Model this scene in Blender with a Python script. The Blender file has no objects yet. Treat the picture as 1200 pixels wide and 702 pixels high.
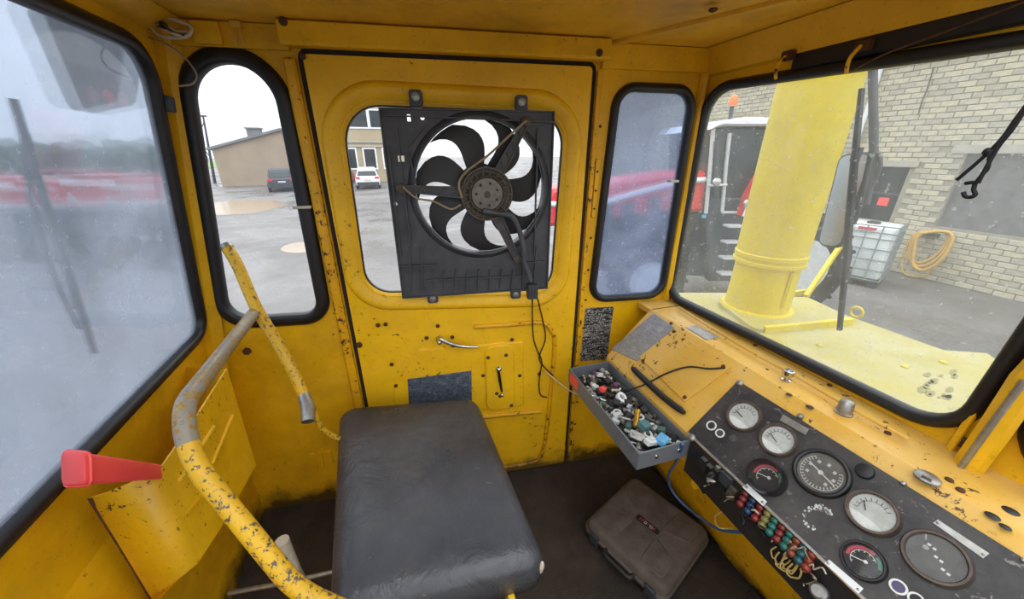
import bpy, math, random
from mathutils import Vector, Matrix
from mathutils.geometry import tessellate_polygon
random.seed(7)
V = Vector
PI = math.pi
sc = bpy.context.scene
COL = sc.collection

# ------------------------------------------------------------------ camera
FPX, PITCH, YAW, EYE = 420.0, math.radians(22.4), math.radians(17.4), 1.345
cam_d = bpy.data.cameras.new('camera')
cam_d.sensor_width = 36.0
cam_d.lens = FPX / 1200 * 36
cam_d.clip_start = 0.01
cam_d.clip_end = 600
cam = bpy.data.objects.new('camera', cam_d)
COL.objects.link(cam)
cam.location = (0, 0, EYE)
cam.rotation_euler = (PI / 2 - PITCH, 0, -YAW)
sc.camera = cam
# ------------------------------------------------------------------ overcast sky (CIE overcast law: zenith three times the horizon)
ZENITH = 2.5
w = bpy.data.worlds.new('overcast_sky')
sc.world = w
w.use_nodes = True
wn, wl = w.node_tree.nodes, w.node_tree.links
wn.clear()
wo = wn.new('ShaderNodeOutputWorld'); wb = wn.new('ShaderNodeBackground')
tc = wn.new('ShaderNodeTexCoord'); sx = wn.new('ShaderNodeSeparateXYZ')
mx = wn.new('ShaderNodeMath'); mx.operation = 'MAXIMUM'; mx.inputs[1].default_value = 0
ma = wn.new('ShaderNodeMath'); ma.operation = 'MULTIPLY_ADD'
ma.inputs[1].default_value = ZENITH * 2 / 3; ma.inputs[2].default_value = ZENITH / 3
wl.new(tc.outputs['Generated'], sx.inputs[0]); wl.new(sx.outputs[2], mx.inputs[0])
wl.new(mx.outputs[0], ma.inputs[0]); wl.new(ma.outputs[0], wb.inputs['Strength'])
wb.inputs['Color'].default_value = (0.93, 0.965, 1.0, 1)
wl.new(wb.outputs[0], wo.inputs[0])
# ------------------------------------------------------------------ exposure
sc.view_settings.view_transform = 'Standard'
sc.view_settings.look = 'None'
sc.view_settings.gamma = 1
sc.view_settings.use_curve_mapping = False
sc.view_settings.exposure = 0.72

# ------------------------------------------------------------------ photogrammetry helpers
_f = V((math.sin(YAW) * math.cos(PITCH), math.cos(YAW) * math.cos(PITCH), -math.sin(PITCH)))
_r = V((math.cos(YAW), -math.sin(YAW), 0))
_u = _r.cross(_f)
CAM = V((0, 0, EYE))
def ray(x, y): return _f * FPX + _r * (x - 600) - _u * (y - 351)
def hit(x, y, p, n):
    d = ray(x, y); n = V(n)
    return CAM + d * ((V(p) - CAM).dot(n) / d.dot(n))
def hz(x, y, z): return hit(x, y, (0, 0, z), (0, 0, 1))
def hx(x, y, X): return hit(x, y, (X, 0, 0), (1, 0, 0))
def hd(x, y, d): return CAM + ray(x, y) * (d / FPX)

class Frame:
    def __init__(s, o, u, v):
        s.o = V(o); s.u = V(u).normalized(); s.v = V(v).normalized(); s.n = s.u.cross(s.v)
    def p(s, a, b, c=0.0): return s.o + s.u * a + s.v * b + s.n * c
    def px(s, x, y, off=0.0):
        q = hit(x, y, s.o + s.n * off, s.n) - s.o
        return (q.dot(s.u), q.dot(s.v))
    def pp(s, x, y, off=0.0): return hit(x, y, s.o + s.n * off, s.n)

BA = math.radians(6.5)
FB = Frame((0, 1.2, 0), (math.cos(BA), -math.sin(BA), 0), (0, 0, 1))        # back wall, faces the camera
FR = Frame((1.0, 0, 0), (0, -1, 0), (0, 0, 1))                              # right wall
FL = Frame((-0.655, 0, 0.6), (0, 1, 0), (0.15, 0, 1))                      # leaning left wall
SA = math.radians(46)
FP = Frame((0.86, 0, 0.80), (0, -1, 0), (math.cos(SA), 0, math.sin(SA)))    # sloping console face
FS = Frame((0, 0, 0.80), (1, 0, 0), (0, 1, 0))                              # console shelf
FZ = Frame((0, 0, 0), (1, 0, 0), (0, 1, 0))

# ------------------------------------------------------------------ mesh helpers
def rpoly(pts, r, seg=6):
    out = []; n = len(pts)
    rs = r if isinstance(r, (list, tuple)) else [r] * n
    for i in range(n):
        a, b, c = V(pts[i - 1]).to_2d(), V(pts[i]).to_2d(), V(pts[(i + 1) % n]).to_2d()
        d1, d2 = (a - b).normalized(), (c - b).normalized()
        ang = math.acos(max(-1, min(1, d1.dot(d2))))
        t = rs[i] / math.tan(ang / 2)
        t = min(t, (a - b).length * .499, (c - b).length * .499)
        rr = t * math.tan(ang / 2)
        if rr < 1e-5: out.append((b.x, b.y)); continue
        p1, p2 = b + d1 * t, b + d2 * t
        ce = b + (d1 + d2).normalized() * (rr / math.sin(ang / 2))
        a1 = math.atan2(p1.y - ce.y, p1.x - ce.x); a2 = math.atan2(p2.y - ce.y, p2.x - ce.x)
        da = (a2 - a1 + PI) % (2 * PI) - PI
        for k in range(seg + 1):
            q = a1 + da * k / seg
            out.append((ce.x + rr * math.cos(q), ce.y + rr * math.sin(q)))
    return out
def area(l): return sum(l[i - 1][0] * l[i][1] - l[i][0] * l[i - 1][1] for i in range(len(l))) / 2
def ccw(l): return list(l) if area(l) > 0 else list(reversed(l))
def offset(loop, d):
    l = ccw(loop); n = len(l); out = []
    for i in range(n):
        a, b, c = V(l[i - 1]), V(l[i]), V(l[(i + 1) % n])
        e1, e2 = (b - a), (c - b)
        if e1.length < 1e-7: e1 = e2
        if e2.length < 1e-7: e2 = e1
        n1 = V((e1.y, -e1.x)).normalized(); n2 = V((e2.y, -e2.x)).normalized()
        m = (n1 + n2)
        m = m.normalized() if m.length > 1e-6 else n1
        k = 1 / max(.4, m.dot(n1))
        q = b + m * d * k; out.append((q.x, q.y))
    return out
def circle(c, r, n=24, a0=0): return [(c[0] + r * math.cos(a0 + 2 * PI * k / n), c[1] + r * math.sin(a0 + 2 * PI * k / n)) for k in range(n)]
def catmull(pts, k=6):
    pts = [V(p) for p in pts]
    if len(pts) < 3: return pts
    out = []
    for i in range(len(pts) - 1):
        p0 = pts[i - 1] if i else pts[0] * 2 - pts[1]
        p1, p2 = pts[i], pts[i + 1]
        p3 = pts[i + 2] if i + 2 < len(pts) else pts[-1] * 2 - pts[-2]
        for j in range(k):
            t = j / k
            out.append(.5 * ((2 * p1) + (p2 - p0) * t + (2 * p0 - 5 * p1 + 4 * p2 - p3) * t * t + (3 * p1 - p0 - 3 * p2 + p3) * t ** 3))
    out.append(pts[-1]); return out
def fillet(pts, r, k=6):
    pts = [V(p) for p in pts]; out = [pts[0]]
    for i in range(1, len(pts) - 1):
        b = pts[i]; d1 = pts[i - 1] - b; d2 = pts[i + 1] - b
        t = min(r, d1.length * .49, d2.length * .49)
        a, c = b + d1.normalized() * t, b + d2.normalized() * t
        for j in range(k + 1):
            s = j / k; out.append(a * (1 - s) ** 2 + b * 2 * s * (1 - s) + c * s * s)
    out.append(pts[-1]); return out

class MB:
    def __init__(s): s.v = []; s.f = []; s.m = []; s.mi = 0
    def add(s, vs, fs):
        b = len(s.v); s.v += [V(x) for x in vs]
        for q in fs: s.f.append([b + i for i in q]); s.m.append(s.mi)
        return s
    def box(s, c, sz, ax=None):
        c = V(c); ax = ax or (V((1, 0, 0)), V((0, 1, 0)), V((0, 0, 1)))
        vs = [c + ax[0] * (sz[0] / 2 * i) + ax[1] * (sz[1] / 2 * j) + ax[2] * (sz[2] / 2 * k) for i in (-1, 1) for j in (-1, 1) for k in (-1, 1)]
        return s.add(vs, [(0, 1, 3, 2), (4, 6, 7, 5), (0, 4, 5, 1), (2, 3, 7, 6), (0, 2, 6, 4), (1, 5, 7, 3)])
    def bevbox(s, fr, a0, a1, b0, b1, c0, c1, r=.004, bev=.002, seg=3):
        lo = rpoly([(a0, b0), (a1, b0), (a1, b1), (a0, b1)], r, seg)
        return s.solid(lo, fr, c0, c1, bev)
    def solid(s, loop, fr, c0, c1, bev=.002, bev0=0):
        lo = ccw(loop); n = len(lo)
        rings = []
        if bev0: rings.append((offset(lo, -bev0), c0)); rings.append((lo, c0 + bev0))
        else: rings.append((lo, c0))
        if bev: rings.append((lo, c1 - bev)); rings.append((offset(lo, -bev), c1))
        else: rings.append((lo, c1))
        return s.rings([[fr.p(a, b, c) for a, b in L] for L, c in rings])
    def rings(s, R, cap0=True, cap1=True, closed=True):
        n = len(R[0]); vs = [p for r in R for p in r]; fs = []
        for k in range(len(R) - 1):
            for i in range(n if closed else n - 1):
                j = (i + 1) % n; fs.append((k * n + i, k * n + j, (k + 1) * n + j, (k + 1) * n + i))
        if cap0: fs.append(tuple(reversed(range(n))))
        if cap1: fs.append(tuple(range((len(R) - 1) * n, len(R) * n)))
        return s.add(vs, fs)
    def plate(s, loops, fr, c0, c1):
        loops = [ccw(loops[0])] + [list(reversed(ccw(h))) for h in loops[1:]]
        tris = tessellate_polygon([[V((a, b, 0)) for a, b in L] for L in loops])
        flat = [q for L in loops for q in L]; N = len(flat)
        vs = [fr.p(a, b, c1) for a, b in flat] + [fr.p(a, b, c0) for a, b in flat]
        fs = []
        for t in tris:
            A, B, Cc = [flat[i] for i in t]
            if (B[0] - A[0]) * (Cc[1] - A[1]) - (B[1] - A[1]) * (Cc[0] - A[0]) < 0: t = (t[0], t[2], t[1])
            fs.append(tuple(t)); fs.append((t[2] + N, t[1] + N, t[0] + N))
        b = 0
        for L in loops:
            n = len(L)
            for i in range(n):
                j = (i + 1) % n; fs.append((b + j, b + i, b + i + N, b + j + N))
            b += n
        return s.add(vs, fs)
    def ring(s, loop, fr, prof):
        """sweep a profile of (outward offset, height) pairs round a closed plane loop"""
        L = ccw(loop); cache = [[fr.p(a, b, h) for a, b in offset(L, o)] for o, h in prof]
        n = len(L); m = len(prof); vs = [p for r in cache for p in r]; fs = []
        for k in range(m):
            k2 = (k + 1) % m
            for i in range(n):
                j = (i + 1) % n; fs.append((k * n + j, k * n + i, k2 * n + i, k2 * n + j))
        return s.add(vs, fs)
    def tube(s, path, r, seg=8, cap=True, closed=False):
        P = [V(p) for p in path]; n = len(P); R = []
        rr = r if isinstance(r, (list, tuple)) else [r] * n
        t0 = (P[1] - P[0]).normalized()
        x = t0.orthogonal().normalized()
        for i in range(n):
            t = ((P[(i + 1) % n] - P[i - 1]) if closed else (P[min(i + 1, n - 1)] - P[max(i - 1, 0)])).normalized()
            x = (x - t * x.dot(t)).normalized(); y = t.cross(x)
            R.append([P[i] + (x * math.cos(2 * PI * k / seg) + y * math.sin(2 * PI * k / seg)) * rr[i] for k in range(seg)])
        if closed: R.append(R[0]); cap = False
        return s.rings(R, cap, cap)
    def lathe(s, o, ax, prof, seg=20, x=None, sweep=2 * PI):
        o = V(o); ax = V(ax).normalized(); x = V(x) if x else ax.orthogonal().normalized(); y = ax.cross(x)
        R = [[o + ax * h + (x * math.cos(2 * PI * k / seg) + y * math.sin(2 * PI * k / seg)) * max(r, 1e-4) for k in range(seg)] for r, h in prof]
        return s.rings(R)
    def bar(s, a, b, w, h, up=(0, 0, 1)):
        a, b = V(a), V(b); t = (b - a).normalized(); sd = t.cross(V(up)).normalized(); uu = sd.cross(t)
        return s.box((a + b) / 2, ((b - a).length, w, h), (t, sd, uu))

WL = {}
def _wl(o): return WL.get(o.name, V((0, 0, 0))) if o else V((0, 0, 0))
def obj(name, mb, mat, parent=None, smooth=35, origin=None):
    vs = mb.v
    lo = V([min(p[i] for p in vs) for i in range(3)]); hi = V([max(p[i] for p in vs) for i in range(3)])
    c = V(origin) if origin is not None else V(((lo.x + hi.x) / 2, (lo.y + hi.y) / 2, lo.z))
    me = bpy.data.meshes.new(name)
    me.from_pydata([p - c for p in vs], [], mb.f)
    for m in (mat if isinstance(mat, (list, tuple)) else [mat]): me.materials.append(m)
    if any(mb.m): me.polygons.foreach_set('material_index', mb.m)
    me.validate(); me.update()
    if smooth:
        me.shade_smooth(); me.set_sharp_from_angle(angle=math.radians(smooth))
    o = bpy.data.objects.new(name, me); COL.objects.link(o)
    o.parent = parent; o.location = c - _wl(parent); WL[o.name] = c
    return o
def thing(name, label, cat, loc, group=None):
    o = bpy.data.objects.new(name, None); COL.objects.link(o); o.location = loc; o.empty_display_size = .05
    o['label'] = label; o['category'] = cat
    if group: o['group'] = group
    WL[o.name] = V(loc); return o
def solo(name, mb, mat, label, cat, group=None, smooth=35):
    o = obj(name, mb, mat, None, smooth); o['label'] = label; o['category'] = cat
    if group: o['group'] = group
    return o
def struct(name, mb, mat, label=None, smooth=35):
    o = obj(name, mb, mat, None, smooth); o['kind'] = 'structure'
    if label: o['label'] = label
    return o
def sroot(name, loc, label=None):
    o = bpy.data.objects.new(name, None); COL.objects.link(o); o.location = loc; o['kind'] = 'structure'
    o.empty_display_size = .05
    if label: o['label'] = label
    WL[o.name] = V(loc); return o

# ------------------------------------------------------------------ materials
def lin(h):
    if isinstance(h, str):
        h = [int(h[i:i + 2], 16) / 255 for i in (0, 2, 4)]
        h = [c / 12.92 if c <= .04045 else ((c + .055) / 1.055) ** 2.4 for c in h]
    return (h[0], h[1], h[2], 1)
def newmat(name):
    m = bpy.data.materials.new(name); m.use_nodes = True
    n = m.node_tree.nodes; n.clear()
    o = n.new('ShaderNodeOutputMaterial'); b = n.new('ShaderNodeBsdfPrincipled')
    m.node_tree.links.new(b.outputs[0], o.inputs[0]); return m, m.node_tree, b
def noise(t, scale, detail=4, rough=.6, coord='Object', dist=0, sc3=None):
    c = t.nodes.new('ShaderNodeTexCoord'); n = t.nodes.new('ShaderNodeTexNoise')
    n.inputs['Scale'].default_value = scale; n.inputs['Detail'].default_value = detail
    n.inputs['Roughness'].default_value = rough; n.inputs['Distortion'].default_value = dist
    g = t.nodes.new('ShaderNodeNewGeometry')
    src = g.outputs['Position'] if coord == 'World' else c.outputs[coord]
    if sc3:
        mp = t.nodes.new('ShaderNodeMapping'); mp.inputs['Scale'].default_value = sc3
        t.links.new(src, mp.inputs[0]); src = mp.outputs[0]
    t.links.new(src, n.inputs['Vector']); return n.outputs['Fac']
def ramp(t, fac, stops, interp='LINEAR'):
    r = t.nodes.new('ShaderNodeValToRGB'); r.color_ramp.interpolation = interp
    e = r.color_ramp.elements
    while len(e) < len(stops): e.new(.5)
    for i, (p, c) in enumerate(stops):
        e[i].position = p; e[i].color = lin(c) if not isinstance(c, (int, float)) else (c, c, c, 1)
    t.links.new(fac, r.inputs[0]); return r.outputs[0]
def mixc(t, fac, a, b, mode='MIX'):
    m = t.nodes.new('ShaderNodeMix'); m.data_type = 'RGBA'; m.blend_type = mode
    if isinstance(fac, (int, float)): m.inputs[0].default_value = fac
    else: t.links.new(fac, m.inputs[0])
    for k, q in ((6, a), (7, b)):
        if isinstance(q, (str, tuple, list)): m.inputs[k].default_value = lin(q)
        else: t.links.new(q, m.inputs[k])
    return m.outputs[2]
def bump(t, b, fac, strength, dist=.01):
    n = t.nodes.new('ShaderNodeBump'); n.inputs['Strength'].default_value = strength; n.inputs['Distance'].default_value = dist
    t.links.new(fac, n.inputs['Height']); t.links.new(n.outputs[0], b.inputs['Normal'])
def plain(name, c, rough=.5, metal=0, var=.25, scale=30, spec=.5, bmp=0):
    m, t, b = newmat(name)
    f = noise(t, scale, 4)
    c0 = lin(c); dk = tuple(x * (1 - var) for x in c0[:3]); lt = tuple(min(1, x * (1 + var * .6)) for x in c0[:3])
    t.links.new(ramp(t, f, [(.3, dk), (.7, lt)]), b.inputs['Base Color'])
    b.inputs['Roughness'].default_value = rough; b.inputs['Metallic'].default_value = metal
    b.inputs['Specular IOR Level'].default_value = spec
    if bmp: bump(t, b, noise(t, scale * 3, 3), bmp)
    return m
def paint(name, c, chip='4a2f1c', amount=.66, cscale=22, rough=.42, grime='6b4a12', gamt=.5, gscale=3, fade=None, stain=None, lowgrime=0):
    m, t, b = newmat(name)
    col = mixc(t, ramp(t, noise(t, gscale, 6, .65, 'World'), [(.42, 0.0), (.75, gamt)]), c, grime)
    if fade:
        col = mixc(t, ramp(t, noise(t, 5, 5, .6, 'World', .4), [(.38, 0.0), (.62, .85)]), col, fade)
    fine = ramp(t, noise(t, 90, 3, .6, 'World'), [(.62, 0.0), (.7, .35)])
    col = mixc(t, fine, col, grime)
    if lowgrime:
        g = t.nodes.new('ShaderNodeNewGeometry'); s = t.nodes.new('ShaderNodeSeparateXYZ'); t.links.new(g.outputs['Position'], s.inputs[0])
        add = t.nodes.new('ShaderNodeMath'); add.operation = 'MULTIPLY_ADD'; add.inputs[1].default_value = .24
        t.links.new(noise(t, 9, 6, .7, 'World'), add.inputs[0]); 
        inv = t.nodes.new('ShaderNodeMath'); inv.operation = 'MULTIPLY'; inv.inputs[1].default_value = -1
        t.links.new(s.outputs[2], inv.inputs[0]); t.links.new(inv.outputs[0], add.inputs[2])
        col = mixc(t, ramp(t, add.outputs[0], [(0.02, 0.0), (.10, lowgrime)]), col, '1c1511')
    # chips: sparse, gathered where a broad noise is high
    a = noise(t, cscale, 5, .72, 'World', .3); br = noise(t, 2.6, 3, .6, 'World')
    mu = t.nodes.new('ShaderNodeMath'); mu.operation = 'MULTIPLY_ADD'; mu.inputs[1].default_value = .35; 
    t.links.new(br, mu.inputs[0]); t.links.new(a, mu.inputs[2])
    cf = ramp(t, mu.outputs[0], [(amount + .17, 0.0), (amount + .195, 1.0)])
    col = mixc(t, cf, col, mixc(t, noise(t, 60, 3), chip, '1d1410'))
    t.links.new(col, b.inputs['Base Color'])
    t.links.new(ramp(t, noise(t, 14, 4, .6, 'World'), [(.3, rough - .1), (.7, rough + .22)]), b.inputs['Roughness'])
    bump(t, b, cf, -.25, .002)
    return m
YEL = 'ebb60c'
M = {}
M['yellow'] = paint('yellow_cab_paint', YEL, amount=.690, gamt=.62, grime='94660c', lowgrime=.9, cscale=46)
M['yellow_door'] = paint('yellow_door_paint', 'f4bf10', amount=.675, gamt=.45, grime='a8760e', lowgrime=.85, cscale=48)
M['yellow_ceiling'] = paint('yellow_ceiling_paint', 'e4b02a', amount=0.720, gamt=.7, grime='8a6418', gscale=4, cscale=70)
M['yellow_dash'] = paint('faded_yellow_console_paint', 'd8a83e', amount=0.620, chip='6b4a2a', gamt=.5, grime='a5772a', fade='d8b266', cscale=44)
M['yellow_kick'] = paint('chipped_yellow_kick_paint', 'ecb40c', amount=0.630, gamt=.5, grime='6b4708', lowgrime=1.0, cscale=34)
M['yellow_box'] = paint('dark_yellow_box_paint', 'e6b20e', amount=0.635, gamt=.45, grime='7a5208', cscale=64)
M['yellow_worn'] = paint('badly_chipped_yellow_paint', 'e8ac0a', amount=.60, cscale=48, gamt=.5, grime='7a5010', lowgrime=.9)
M['lemon'] = paint('lemon_boom_paint', 'cbb71c', amount=.80, chip='a39a2c', gamt=.6, grime='8f8424', rough=.45, cscale=60)
M['deck'] = paint('faded_lemon_deck_paint', 'a2983e', amount=0.740, chip='6b6540', gamt=.7, grime='86825a', fade='a59e70', cscale=60)
M['pipe'] = paint('chipped_yellow_pipe', 'd9aa1c', amount=0.570, chip='6f665c', gamt=.3, cscale=95)
M['pipe_bare'] = paint('worn_bare_pipe', '8f8578', amount=0.530, chip='c79d22', gamt=.4, grime='54493f', rough=.38, cscale=55)
M['rubber'] = plain('black_rubber', '17171a', .45, 0, .3, 25)
M['dark_seal'] = plain('dark_door_seal', '21170f', .8, 0, .4, 40)
M['shroud'] = plain('black_plastic_shroud', '484a50', .5, 0, .35, 18)
M['blade'] = plain('black_fan_blade', '26262a', .5, 0, .25, 14)
M['motor'] = plain('grey_motor_metal', '77726c', .5, .5, .3, 60)
M['motor_dark'] = plain('dirty_motor_housing', '5a5249', .6, .2, .4, 60)
M['chrome'] = plain('worn_chrome', 'c9c9c9', .22, 1, .25, 40)
M['steel'] = plain('dull_steel', 'a4a29d', .4, .8, .3, 50)
M['rust'] = plain('rusty_metal', '5b3a22', .8, .2, .5, 60)
M['wire_tan'] = plain('tan_wire', '9c8a70', .6)
M['wire_black'] = plain('black_wire', '121214', .5)
M['wire_blue'] = plain('blue_cable', '42618a', .5)
M['wire_white'] = plain('pale_wire', 'c9c0ad', .6)
M['wire_yellow'] = plain('cream_wire', 'c8ae6a', .6)
M['red_plastic'] = plain('translucent_red_plastic', 'f2504e', .35, 0, .1, 6)
M['tray'] = plain('grey_tray_metal', '7d838a', .42, .35, .2, 12)
M['case'] = plain('dusty_black_case', '5c534d', .75, 0, .4, 14, .3, .25)
M['case_dark'] = plain('black_case_edge', '232020', .55, 0, .3, 20)
M['panel'] = None
M['bezel'] = plain('brown_worn_bezel', '594c44', .45, .3, .4, 60)
M['bezel_black'] = plain('black_bezel', '1b1b1d', .35, 0, .3, 30)
M['dial_white'] = plain('white_gauge_dial', 'c9cdc9', .6, 0, .1, 40)
M['dial_cream'] = plain('bright_gauge_dial', 'e6e9e4', .6, 0, .06, 40)
M['dial_grey'] = plain('dusty_grey_dial', '6a6763', .6, 0, .3, 40)
M['dial_black'] = plain('black_gauge_dial', '1d1c20', .6, 0, .3, 30)
M['dial_dark'] = plain('dark_dusty_dial', '4a4846', .55, 0, .35, 45)
M['ink_white'] = plain('white_marking', 'd8d8d4', .6, 0, .05)
M['ink_black'] = plain('black_marking', '2a2c30', .6, 0, .05)
M['ink_red'] = plain('red_marking', 'c4485a', .6, 0, .1)
M['ink_green'] = plain('green_marking', '3f8f6c', .6, 0, .1)
M['white_paint'] = plain('white_paint', 'dfe1e2', .35, 0, .06, 8)
M['black_glass'] = plain('dark_window_glass', '1d2429', .12, 0, .2, 3)
M['red_paint'] = plain('red_tractor_paint', 'd62a36', .3, 0, .15, 3)
M['grey_dark'] = plain('dark_grey_metal', '3a3f45', .5, .1, .3, 6)
M['tyre'] = plain('tyre_rubber', '232427', .8, 0, .3, 12)
M['rim'] = plain('pale_wheel_rim', 'b9bcbd', .5, 0, .15, 10)

def mat_panel():
    m, t, b = newmat('worn_black_instrument_panel')
    c = mixc(t, ramp(t, noise(t, 7, 6, .7, 'World'), [(.35, 0.0), (.7, 1.0)]), '1b1a1d', '4c4845')
    c = mixc(t, ramp(t, noise(t, 55, 4, .7, 'World', 1.0), [(.62, 0.0), (.70, .8)]), c, '8f8a82')
    c = mixc(t, ramp(t, noise(t, 18, 5, .75, 'World'), [(.66, 0.0), (.72, .5)]), c, '1c1b1c')
    t.links.new(c, b.inputs['Base Color']); b.inputs['Roughness'].default_value = .48; return m
M['panel'] = mat_panel()
def mat_seat():
    m, t, b = newmat('worn_black_vinyl')
    c = mixc(t, ramp(t, noise(t, 3.5, 6, .6, 'World'), [(.3, 0.0), (.75, 1.0)]), '28292e', '505258')
    c = mixc(t, ramp(t, noise(t, 38, 5, .75, 'World', .6), [(.68, 0.0), (.74, .7)]), c, '8a8378')
    c = mixc(t, ramp(t, noise(t, 6, 4, .6, 'World'), [(.6, 0.0), (.8, .4)]), c, '6a5f50')
    t.links.new(c, b.inputs['Base Color'])
    t.links.new(ramp(t, noise(t, 9, 4, .6, 'World'), [(.3, .26), (.7, .46)]), b.inputs['Roughness'])
    bump(t, b, noise(t, 13, 5, .6, 'World', .6), .6, .014); return m
M['seat'] = mat_seat()
def mat_floor():
    m, t, b = newmat('ribbed_rubber_floor')
    c = mixc(t, ramp(t, noise(t, 4, 6, .7, 'World'), [(.35, 0.0), (.7, 1.0)]), '1f1713', '453a32')
    c = mixc(t, ramp(t, noise(t, 60, 3, .7, 'World'), [(.7, 0.0), (.76, .5)]), c, '7a6c5e')
    t.links.new(c, b.inputs['Base Color']); b.inputs['Roughness'].default_value = .7
    g = t.nodes.new('ShaderNodeNewGeometry'); mp = t.nodes.new('ShaderNodeMapping'); mp.inputs['Rotation'].default_value = (0, 0, math.radians(78))
    wv = t.nodes.new('ShaderNodeTexWave'); wv.inputs['Scale'].default_value = 62; wv.inputs['Distortion'].default_value = .4
    t.links.new(g.outputs['Position'], mp.inputs[0]); t.links.new(mp.outputs[0], wv.inputs[0])
    bump(t, b, wv.outputs['Fac'], .45, .003); return m
M['floor'] = mat_floor()
def mat_glass(name, haze, blotch, tint='ffffff', dirt='b9c2cc', scale=3.0, drops=0.0, rough=.03, blur=0.0):
    m = bpy.data.materials.new(name); m.use_nodes = True; t = m.node_tree; n = t.nodes; n.clear()
    o = n.new('ShaderNodeOutputMaterial')
    tr = n.new('ShaderNodeBsdfTransparent'); tr.inputs[0].default_value = lin(tint)
    tl = n.new('ShaderNodeBsdfTranslucent'); tl.inputs[0].default_value = lin(dirt)
    df = n.new('ShaderNodeBsdfDiffuse'); df.inputs[0].default_value = lin(dirt)
    ms = n.new('ShaderNodeMixShader'); ms.inputs[0].default_value = .15
    t.links.new(tl.outputs[0], ms.inputs[1]); t.links.new(df.outputs[0], ms.inputs[2])
    m1 = n.new('ShaderNodeMixShader')
    f = ramp(t, noise(t, scale, 6, .65, 'World', .5), [(.35, haze), (.72, min(1, haze + blotch))])
    if drops:
        f2 = ramp(t, noise(t, 75, 2, .5, 'World'), [(.66, 0.0), (.70, drops)])
        ad = n.new('ShaderNodeMath'); ad.operation = 'ADD'; ad.use_clamp = True
        t.links.new(f, ad.inputs[0]); t.links.new(f2, ad.inputs[1]); f = ad.outputs[0]
    src = tr.outputs[0]
    if blur:
        rf = n.new('ShaderNodeBsdfRefraction'); rf.inputs['Roughness'].default_value = .22; rf.inputs['IOR'].default_value = 1.03; rf.inputs['Color'].default_value = lin(tint)
        m0 = n.new('ShaderNodeMixShader'); m0.inputs[0].default_value = blur
        t.links.new(tr.outputs[0], m0.inputs[1]); t.links.new(rf.outputs[0], m0.inputs[2]); src = m0.outputs[0]
    t.links.new(f, m1.inputs[0]); t.links.new(src, m1.inputs[1]); t.links.new(ms.outputs[0], m1.inputs[2])
    gl = n.new('ShaderNodeBsdfGlossy'); gl.inputs['Roughness'].default_value = rough
    fr = n.new('ShaderNodeFresnel'); gm = n.new('ShaderNodeNewGeometry'); mi = n.new('ShaderNodeMix'); mi.inputs[2].default_value = 1.3; mi.inputs[3].default_value = 1 / 1.3
    t.links.new(gm.outputs['Backfacing'], mi.inputs[0]); t.links.new(mi.outputs[0], fr.inputs[0])
    m2 = n.new('ShaderNodeMixShader'); t.links.new(fr.outputs[0], m2.inputs[0])
    t.links.new(m1.outputs[0], m2.inputs[1]); t.links.new(gl.outputs[0], m2.inputs[2])
    t.links.new(m2.outputs[0], o.inputs[0]); return m
M['glass_left'] = mat_glass('scratched_hazy_glass', .13, .22, 'd9e0ea', 'd0d6e0', 2.2, .10, .03, .5)
M['glass_clear'] = mat_glass('clear_glass', .02, .04)
M['glass_right'] = mat_glass('dusty_glass', .15, .2, 'd2dbec', 'ccd4e6', 5, .2, .03, .3)
M['glass_screen'] = mat_glass('rain_spotted_windscreen', .07, .10, 'ffffff', 'ccd0cc', 3, .28)
M['glass_gauge'] = mat_glass('dusty_gauge_glass', .04, .12, 'ffffff', 'b8b4aa', 30)
def mat_plate(name, base, ink, rows=60, wear='8a8f96'):
    m, t, b = newmat(name)
    a = noise(t, 1.0, 2, .5, 'World', 0, (260, 260, rows * 6)); l = noise(t, 1.0, 1, .5, 'World', 0, (30, 30, rows * 7))
    mu = t.nodes.new('ShaderNodeMath'); mu.operation = 'MULTIPLY'
    t.links.new(ramp(t, a, [(.48, 0.0), (.54, 1.0)]), mu.inputs[0]); t.links.new(ramp(t, l, [(.42, 0.0), (.48, 1.0)]), mu.inputs[1])
    c = mixc(t, mu.outputs[0], base, ink)
    c = mixc(t, ramp(t, noise(t, 40, 5, .7, 'World'), [(.5, 0.0), (.8, .6)]), c, wear)
    t.links.new(c, b.inputs['Base Color']); b.inputs['Roughness'].default_value = .45; b.inputs['Metallic'].default_value = .2; return m
M['plate_blue'] = mat_plate('faded_blue_data_plate', '5e6876', '2e343f', 60, 'a9adb2')
M['plate_black'] = mat_plate('black_data_plate', '1f2022', 'b9b9b5', 34, '34363a')
M['plate_silver'] = mat_plate('silver_data_plate', '9a9a98', '7a7b7c', 90, 'c4c2bd')
# ================================================================== THE CAB SHELL
ZC = 1.64        # ceiling
YR = -0.75       # rear wall
def q2(fr, pts, off=0): return [fr.px(x, y, off) for x, y in pts]
# window openings (inner glass outlines), each in the plane of its wall
W_NL = rpoly(q2(FB, [(222, 72), (317, 78), (374, 366), (269, 372)]), [.105, .105, .05, .055], 10)
W_NR = rpoly(q2(FB, [(727, 107), (808, 110), (772, 342), (696, 347)]), .05, 8)
W_DR = rpoly(q2(FB, [(395, 119), (665, 131), (648, 343), (428, 346)], .012), [.11, .10, .08, .085], 10)
W_WS = rpoly([FR.px(834, 108), (-.25, FR.px(1000, 92)[1]), (-.275, FR.px(1100, 494)[1]), FR.px(787, 344)], [.07, .05, .07, .05], 8)
_tr, _br = FL.px(166, 62), FL.px(233, 386)
W_LW = rpoly([(.32, _tr[1] + .005), _tr, _br, (.36, _br[1] - .03)], [.05, .07, .04, .05], 8)
W_L2 = rpoly([(-.6, .25), (.2, .25), (.2, .95), (-.6, .95)], .06, 6)
W_R2 = rpoly([(-.182, .83), (.62, .83), (.62, 1.5), (-.182, 1.5)], .10, 8)
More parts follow.
